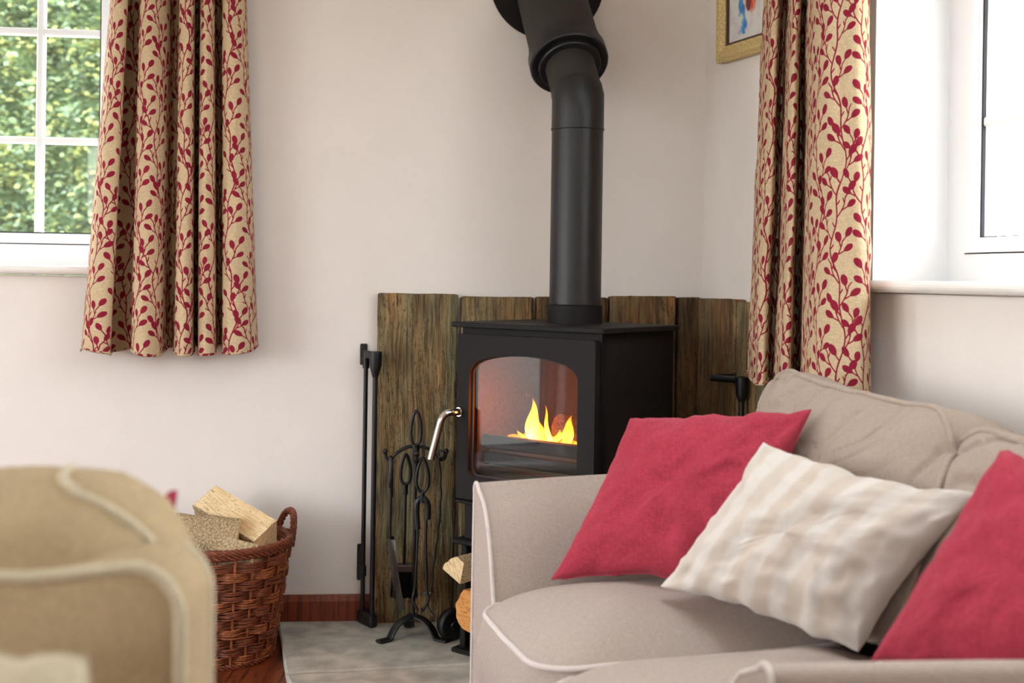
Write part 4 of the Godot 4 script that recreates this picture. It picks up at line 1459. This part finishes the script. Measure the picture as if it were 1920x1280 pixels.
# ------------------------------------------------------------------ basket and iron work
func build_basket() -> void:
	var where := Vector3(-0.815, 0, -3.315)
	var b := thing("log_basket", "brown wicker basket of split logs against the wall", "basket", where, 0.2)
	var hgt := 0.325
	var rad := func(y: float) -> float: return lerpf(0.148, 0.196, pow(clampf(y / hgt, 0, 1.1), 0.85))
	var stakes := 24
	var m := MB.new()
	for s in stakes:
		m = MB.new()
		var a := TAU * s / stakes
		var p := PackedVector3Array()
		for k in 9:
			var y := 0.008 + (hgt + 0.004) * k / 8.0
			p.append(Vector3(cos(a), 0, sin(a)) * rad.call(y) + Vector3(0, y, 0))
		m.tube(p, 0.0042, 6)
		obj("stake", m, M.willow_pale if s % 3 else M.willow, b)
	var bands := 11
	var y := 0.012
	for k in bands:
		m = MB.new()
		var strands := 5
		for j in strands:
			var path := PackedVector3Array()
			var n := stakes * 5
			var ph := rng.randf_range(0, TAU)
			for q in n:
				var a := TAU * q / n
				var weave_ := cos(a * stakes / 2.0) * (1.0 if k % 2 == 0 else -1.0)
				var yy := y + 0.0005 * sin(a * 3 + ph) + 0.0016 * sin(a * 7 + ph * 2)
				var r: float = rad.call(yy) + 0.0062 * clampf(weave_ * 1.7, -1, 1) + 0.0012 * noise.get_noise_2d(a * 6 + j, k * 3.0)
				path.append(Vector3(cos(a) * r, yy, sin(a) * r))
			m.tube(path, 0.0028 + 0.0006 * rng.randf(), 5, true)
			y += 0.0052
		obj("willow_band", m, M.willow if k % 3 else M.willow_pale, b).set_meta("kind", "stuff")
	# rope border at rim and foot
	for q: Array in [[hgt, 0.0055, 5], [hgt - 0.012, 0.005, 4], [0.006, 0.005, 4]]:
		m = MB.new()
		for j in q[2]:
			var path := PackedVector3Array()
			for k in 160:
				var a := TAU * k / 160
				var tw: float = a * 17.0 + TAU * j / q[2]
				var r: float = rad.call(q[0]) + 0.0065 * cos(tw)
				path.append(Vector3(cos(a) * r, q[0] + 0.0065 * sin(tw), sin(a) * r))
			m.tube(path, q[1] * 0.8, 6, true)
		obj("rim" if q[0] > 0.1 else "foot_border", m, M.willow, b)
	m = MB.new()
	m.lathe(PackedVector2Array([Vector2(0, 0.004), Vector2(0.147, 0.004), Vector2(0.147, 0.012), Vector2(0, 0.012)]), 40)
	obj("bottom", m, M.willow, b)
	for side: float in [-0.35, -0.35 + PI]:                           # two twisted loop handles
		m = MB.new()
		for j in 4:
			var path := PackedVector3Array()
			for k in 61:
				var w := k / 60.0
				var ang := PI * w
				var a := side + 0.30 * cos(ang)
				var core := Vector3(cos(a), 0, sin(a)) * (0.199 + 0.012 * sin(ang)) + Vector3(0, hgt - 0.03 + 0.090 * sin(ang), 0)
				var out := Vector3(cos(side), 0, sin(side))
				var tw := w * 26.0 + TAU * j / 4
				var across := (Vector3(-sin(side), 0, cos(side)) * cos(ang) + Vector3(0, sin(ang), 0))
				path.append(core + (out * cos(tw) + across * sin(tw)) * 0.0062)
			m.tube(path, 0.0046, 6)
		obj("handle", m, M.willow, b)
	# the logs heaped in it
	var specs := [
		["lichen-grey barked log on the left in the wicker basket", 0.22, 0.064, false, 61, Vector3(-0.045, 0.335, 0.055), Vector3(0.1, 0.10, -0.10)],
		["pale split log lying on top in the wicker basket", 0.25, 0.07, true, 62, Vector3(0.045, 0.372, -0.03), Vector3(2.75, -0.55, -0.30)],
		["split log beneath the top one in the wicker basket", 0.24, 0.07, true, 63, Vector3(0.03, 0.312, 0.065), Vector3(1.9, -0.30, -0.15)],
		["log end sunk deepest in the wicker basket", 0.22, 0.06, true, 64, Vector3(0.01, 0.245, -0.05), Vector3(0.9, 0.9, 0.2)]]
	for q: Array in specs:
		var l := log_thing("firewood_log", q[0], q[1], q[2], q[3], q[4])
		var e: Vector3 = q[6]
		l.basis = Basis(Vector3.UP, e.y) * Basis(Vector3(0, 0, 1), e.z) * Basis(Vector3.RIGHT, e.x)
		l.position = where + q[5]

func build_companion() -> void:
	var o := Vector3(-0.272, HEARTH, -3.405)
	var st := thing("fire_tool_stand", "black wrought iron fire tool stand with looped top on the hearth", "tool stand", o, 0.12)
	var m := MB.new()
	var place := func(a: float, r: float, y: float) -> Vector3: return Vector3(cos(a) * r, y, sin(a) * r)
	for a: float in [PI - 0.55, 0.62, -PI / 2 - 0.1]:              # three arched feet of flat bar
		m = MB.new()
		var p := PackedVector3Array()
		for q: Vector2 in [Vector2(0.0, 0.058), Vector2(0.02, 0.057), Vector2(0.045, 0.048), Vector2(0.066, 0.030), Vector2(0.078, 0.010), Vector2(0.086, 0.0055), Vector2(0.118, 0.005)]:
			p.append(place.call(a, q.x, q.y))
		p = spline(p, 4)
		m.tube(p, 0.0155, 10, false, 0.36, Vector3.UP)
		obj("foot", m, M.wrought, st)
	m = MB.new()
	m.tube(pts([Vector3(0, 0.05, 0), Vector3(0, 0.545, 0)]), 0.0052, 10)
	m.box(Vector3(-0.012, 0.052, -0.012), Vector3(0.012, 0.064, 0.012), 0.003)
	obj("pole", m, M.wrought, st)
	m = MB.new()
	var loop := PackedVector3Array()
	for k in 24:
		var a := TAU * k / 24
		loop.append(Vector3(0.0145 * cos(a) * (1.0 - 0.25 * sin(a)), 0.603 + 0.050 * sin(a), 0))
	m.tube(loop, 0.0048, 8, true)
	obj("carrying_loop", m, M.wrought, st)
	m = MB.new()
	for a: float in [PI, 0.0, -PI / 2, PI / 2]:
		var r: float = 0.075 if absf(sin(a)) < 0.5 else 0.045
		var p := pts([Vector3(0, 0.55, 0), place.call(a, r * 0.35, 0.548), place.call(a, r * 0.75, 0.530), place.call(a, r * 0.95, 0.512), place.call(a, r * 1.12, 0.516), place.call(a, r * 1.18, 0.532)])
		m.tube(spline(p, 5), 0.0062, 8, false, 0.8)
		var ball: Vector3 = place.call(a, r * 1.18, 0.536)
		m.lathe(PackedVector2Array([Vector2(0.0, -0.008), Vector2(0.006, -0.006), Vector2(0.0085, 0), Vector2(0.006, 0.006), Vector2(0, 0.008)]), 12, Transform3D(Basis(), ball))
	m.lathe(PackedVector2Array([Vector2(0, 0.535), Vector2(0.011, 0.537), Vector2(0.011, 0.556), Vector2(0, 0.558)]), 16)
	obj("hanging_hook", m, M.wrought, st)
	# tools: a pear-shaped grip with a twist, a shank and a head each; base point is the top of the grip
	var grip := func(mb: MB, h: float, w: float) -> void:
		var p := PackedVector3Array()
		for k in 21:
			var a := -PI / 2 + TAU * k / 20
			p.append(Vector3(w * cos(a) * (1.0 - 0.35 * sin(a)), -h / 2 + h / 2 * sin(a), 0))
		mb.tube(p, 0.0068, 8, false, 0.7)
		mb.tube(pts([Vector3(0, -h, 0), Vector3(0, -h - 0.03, 0)]), 0.0075, 8)
	var b := o + Vector3(0, 0.520, 0)
	var sh := thing("fire_shovel", "black fire shovel seen edge-on, hanging at left of the tool stand", "shovel", b + Vector3(-0.070, 0, 0.012), 1.72)
	m = MB.new()
	grip.call(m, 0.085, 0.013)
	obj("grip", m, M.wrought, sh)
	m = MB.new()
	m.tube(pts([Vector3(0, -0.085, 0), Vector3(0, -0.25, 0)]), 0.0045, 8)
	obj("shank", m, M.wrought, sh)
	m = MB.new()
	var p2 := PackedVector3Array()
	for r in 9:
		var w := r / 8.0
		for k in 9:
			var a := lerpf(-1, 1, k / 8.0)
			var wid := 0.046 * minf(1.0, 0.55 + w * 2.2) * (1.0 - pow(maxf(0, w - 0.72) / 0.28, 2.0) * 0.75)
			p2.append(Vector3(a * wid, -0.235 - 0.205 * w, 0.010 + 0.018 * (a * a) + 0.020 * w * w - 0.014 * (1 - w)))
	m.grid(p2, 9, 9)
	var bk := PackedVector3Array()
	for q in p2: bk.append(q + Vector3(0, 0.001, -0.003))
	m.grid(bk, 9, 9, false, false, PackedVector2Array(), true)
	for r in 8:
		m.quad(p2[r * 9], bk[r * 9], bk[r * 9 + 9], p2[r * 9 + 9])
		m.quad(p2[r * 9 + 17], bk[r * 9 + 17], bk[r * 9 + 8], p2[r * 9 + 8])
	for k in 8: m.quad(p2[72 + k], bk[72 + k], bk[73 + k], p2[73 + k])
	obj("blade", m, M.steel, sh)
	var br := thing("hearth_brush", "black bristled hearth brush with metal bracket, behind the shovel", "brush", b + Vector3(-0.032, 0, -0.045), 0.1)
	m = MB.new()
	grip.call(m, 0.088, 0.014)
	obj("grip", m, M.wrought, br)
	m = MB.new()
	m.tube(pts([Vector3(0, -0.088, 0), Vector3(0, -0.325, 0)]), 0.0045, 8)
	obj("shank", m, M.wrought, br)
	m = MB.new()
	m.box(Vector3(-0.038, -0.345, -0.016), Vector3(0.038, -0.322, 0.016), 0.004)
	obj("ferrule", m, M.steel, br)
	m = MB.new()
	for k in 260:
		var x := rng.randf_range(-0.036, 0.036)
		var z := rng.randf_range(-0.014, 0.014)
		m.tube(pts([Vector3(x, -0.342, z), Vector3(x * 1.05 + rng.randf_range(-0.003, 0.003), -0.418 + rng.randf_range(-0.004, 0.004), z * 1.1)]), 0.0014, 4)
	obj("bristles", m, M.wrought, br).set_meta("kind", "stuff")
	var tg := thing("fire_tongs", "black fire tongs with a broad bow, hanging in front of the pole", "tongs", b + Vector3(0.024, 0.004, 0.042), 0.0)
	m = MB.new()
	grip.call(m, 0.098, 0.017)
	obj("grip", m, M.wrought, tg)
	m = MB.new()
	m.tube(spline(pts([Vector3(-0.012, -0.205, 0), Vector3(-0.016, -0.155, 0), Vector3(-0.014, -0.128, 0), Vector3(0, -0.116, 0), Vector3(0.014, -0.128, 0), Vector3(0.017, -0.155, 0), Vector3(0.015, -0.175, 0)]), 5), 0.0075, 8, false, 1.2)
	obj("bow", m, M.wrought, tg)
	for s: float in [-1.0, 1.0]:
		m = MB.new()
		m.tube(spline(pts([Vector3(s * 0.014, -0.150, 0.0), Vector3(s * 0.012, -0.22, 0), Vector3(s * 0.016, -0.36, 0), Vector3(s * 0.022, -0.405, 0.004), Vector3(s * 0.006, -0.436, 0.008)]), 5), 0.0040, 8)
		m.lathe(PackedVector2Array([Vector2(0, 0), Vector2(0.011, 0.001), Vector2(0.011, 0.004), Vector2(0, 0.005)]), 14, Transform3D(Basis(Vector3(0, 0, 1), PI / 2), Vector3(s * 0.006, -0.438, 0.008)))
		obj("jaw", m, M.wrought, tg)
	var pk := thing("fire_poker", "thin twisted black poker hanging at right of the tool stand", "poker", b + Vector3(0.073, 0.010, 0.0), -0.3)
	m = MB.new()
	var pp := PackedVector3Array()
	for k in 60:
		var w := k / 59.0
		pp.append(Vector3(-0.010 + 0.012 * sin(w * 4.2 + 0.4), -0.008 - 0.395 * w, 0.003 * sin(w * 40)))
	m.tube(pp, 0.0030, 7)
	obj("shank", m, M.wrought, pk)
	m = MB.new()
	m.tube(spline(pts([pp[59], pp[59] + Vector3(-0.012, -0.018, 0), pp[59] + Vector3(-0.010, -0.045, 0), pp[59] + Vector3(0.006, -0.068, 0)]), 5), 0.0038, 7)
	m.tube(spline(pts([pp[59], pp[59] + Vector3(-0.022, -0.004, 0), pp[59] + Vector3(-0.034, -0.010, 0)]), 5), 0.0030, 7)
	obj("hook", m, M.steel, pk)
	m = MB.new()
	var ring_ := PackedVector3Array()
	for k in 16: ring_.append(Vector3(0.009 * cos(TAU * k / 16), 0.009 * sin(TAU * k / 16), 0))
	m.tube(ring_, 0.0035, 7, true)
	obj("grip", m, M.wrought, pk)
	# a round black object behind the stove's foot
	var dk := thing("round_stopper", "round black object on the hearth beside the stove foot", "stopper", Vector3(-0.158, HEARTH + 0.046, -3.375), 0.55)
	m = MB.new()
	m.lathe(PackedVector2Array([Vector2(0, -0.015), Vector2(0.038, -0.015), Vector2(0.045, -0.008), Vector2(0.045, 0.008), Vector2(0.038, 0.015), Vector2(0.012, 0.016), Vector2(0.010, 0.022), Vector2(0, 0.022)]), 32, Transform3D(Basis(Vector3.RIGHT, PI / 2), Vector3.ZERO))
	obj("disc", m, M.wrought, dk)

func build_gates() -> void:
	# the folded end of a fireguard: two rods joined by caps, hinged to wall brackets
	var g := thing("fireguard_post", "slim black double rod fireguard post fixed beside the left plank", "fireguard")
	var back := on_left(1.048, 0, 0)
	var r1 := Vector3(-0.436, 0, -3.535)
	var r2 := Vector3(-0.402, 0, -3.488)
	var m: MB
	for q: Array in [[0.835, 0.065], [0.205, 0.11]]:
		m = MB.new()
		m.box(Vector3(-0.011, q[0] - q[1] / 2, 0.001), Vector3(0.011, q[0] + q[1] / 2, 0.008), 0.003, Transform3D(Basis(Vector3.UP, TURN_LEFT), back))
		m.box(Vector3(-0.009, q[0] - 0.026, 0.007), Vector3(0.009, q[0] - 0.002, 0.028), 0.003, Transform3D(Basis(Vector3.UP, TURN_LEFT), back))
		for e: float in [0.36, -0.36]:
			m.lathe(PackedVector2Array([Vector2(0, 0.0), Vector2(0.0042, 0.0), Vector2(0.003, 0.002), Vector2(0, 0.0025)]), 10, Transform3D(Basis(Vector3.UP, TURN_LEFT) * Basis(Vector3.RIGHT, PI / 2), back + Vector3(0, q[0] + q[1] * e, 0) + Vector3(0.0953, 0, 0.9954) * 0.008))
		obj("wall_bracket", m, M.wrought, g)
	for q: Array in [[r1, 0.0068, 0.83], [r2, 0.0078, 0.80]]:
		m = MB.new()
		m.tube(pts([q[0] + Vector3(0, 0.055, 0), q[0] + Vector3(0, q[2], 0)]), q[1], 14)
		obj("rod", m, M.wrought, g)
	m = MB.new()
	m.tube(pts([back + Vector3(0.0, 0.815, 0.02), r1 + Vector3(0, 0.822, 0)]), 0.010, 10)
	m.lathe(PackedVector2Array([Vector2(0, 0.795), Vector2(0.010, 0.795), Vector2(0.010, 0.848), Vector2(0, 0.850)]), 20, Transform3D(Basis(), r1))
	m.lathe(PackedVector2Array([Vector2(0, 0.770), Vector2(0.009, 0.772), Vector2(0.0185, 0.808), Vector2(0.0185, 0.845), Vector2(0.017, 0.849), Vector2(0, 0.850)]), 24, Transform3D(Basis(), r2))
	m.box(Vector3(-0.008, 0.826, 0.0), Vector3(0.008, 0.848, r1.distance_to(r2)), 0.002, Transform3D(Basis(Vector3.UP, atan2(r2.x - r1.x, r2.z - r1.z)), r1))
	obj("top_cap", m, M.wrought, g)
	m = MB.new()
	m.lathe(PackedVector2Array([Vector2(0, 0.17), Vector2(0.010, 0.17), Vector2(0.010, 0.20), Vector2(0, 0.20)]), 16, Transform3D(Basis(), r1))
	m.tube(pts([back + Vector3(0.0, 0.185, 0.02), r1 + Vector3(0, 0.185, 0)]), 0.008, 10)
	obj("hinge", m, M.wrought, g)
	m = MB.new()
	m.box(Vector3(-0.014, HEARTH, -0.014), Vector3(0.014, 0.068, r1.distance_to(r2) + 0.016), 0.006, Transform3D(Basis(Vector3.UP, atan2(r2.x - r1.x, r2.z - r1.z)), r1))
	obj("foot", m, M.wrought, g)
	# its other end, beside the right curtain
	var h := thing("fireguard_post", "black fireguard end bracket and rod under the right curtain hem", "fireguard")
	m = MB.new()
	var xf := Transform3D(Basis(Vector3.UP, TURN_RIGHT), CORNER)
	m.box(Vector3(0.300, 0.785, 0.039), Vector3(0.318, 0.812, 0.046), 0.003, xf)
	m.box(Vector3(0.302, 0.788, 0.044), Vector3(0.316, 0.808, 0.115), 0.003, xf)
	obj("wall_bracket", m, M.wrought, h)
	var r3 := on_right(0.40, 0, 0.065)
	var e1 := on_right(0.309, 0.798, 0.112)
	m = MB.new()
	m.tube(pts([e1, r3 + Vector3(0, 0.798, 0)]), 0.010, 10)
	m.lathe(PackedVector2Array([Vector2(0, 0.735), Vector2(0.008, 0.737), Vector2(0.018, 0.765), Vector2(0.018, 0.806), Vector2(0, 0.810)]), 24, Transform3D(Basis(), r3))
	obj("top_cap", m, M.wrought, h)
	m = MB.new()
	m.tube(pts([r3, r3 + Vector3(0, 0.76, 0)]), 0.0075, 14)
	obj("rod", m, M.wrought, h)

func build_picture() -> void:
	var o := on_right(0.128, 1.728, 0.004)
	var f := thing("framed_picture", "gilt framed print of orange and blue brushstrokes partly behind the curtain", "picture", o)
	f.basis = Basis(Vector3.UP, TURN_RIGHT) * Basis(Vector3(0, 0, 1), -0.045) * Basis(Vector3.RIGHT, 0.03)
	var w := 0.36
	var h := 0.44
	var prof := [Vector2(0, 0), Vector2(0, 0.022), Vector2(0.012, 0.030), Vector2(0.024, 0.027), Vector2(0.040, 0.016), Vector2(0.046, 0.016), Vector2(0.046, 0.0)]
	var rails := [[Vector2(0, 0), Vector2(w, 0)], [Vector2(w, 0), Vector2(w, h)], [Vector2(w, h), Vector2(0, h)], [Vector2(0, h), Vector2(0, 0)]]
	for r: Array in rails:
		var a: Vector2 = r[0]; var b: Vector2 = r[1]
		var d := (b - a).normalized()
		var inw := Vector2(-d.y, d.x)
		var m := MB.new()
		for k in prof.size() - 1:
			var p: Vector2 = prof[k]; var q: Vector2 = prof[k + 1]
			var a0 := a + (inw + d) * p.x; var b0 := b + (inw - d) * p.x
			var a1 := a + (inw + d) * q.x; var b1 := b + (inw - d) * q.x
			m.quad(Vector3(a0.x, a0.y, p.y), Vector3(b0.x, b0.y, p.y), Vector3(b1.x, b1.y, q.y), Vector3(a1.x, a1.y, q.y))
		obj("frame_rail", m, M.gilt, f)
	var m := MB.new()
	m.ring(PackedVector2Array([Vector2(0.044, 0.044), Vector2(w - 0.044, 0.044), Vector2(w - 0.044, h - 0.044), Vector2(0.044, h - 0.044)]), PackedVector2Array([Vector2(0.053, 0.053), Vector2(w - 0.053, 0.053), Vector2(w - 0.053, h - 0.053), Vector2(0.053, h - 0.053)]), 0.003, 0.013, Transform3D(), 4)
	obj("inner_slip", m, M.slip, f)
	m = MB.new()
	m.box(Vector3(0.045, 0.045, 0.001), Vector3(w - 0.045, h - 0.045, 0.006))
	for q in m.t.size(): m.t[q] = Vector2((m.v[q].x - 0.045) / (w - 0.09), 1.0 - (m.v[q].y - 0.045) / (h - 0.09))
	obj("print", m, M.art, f)
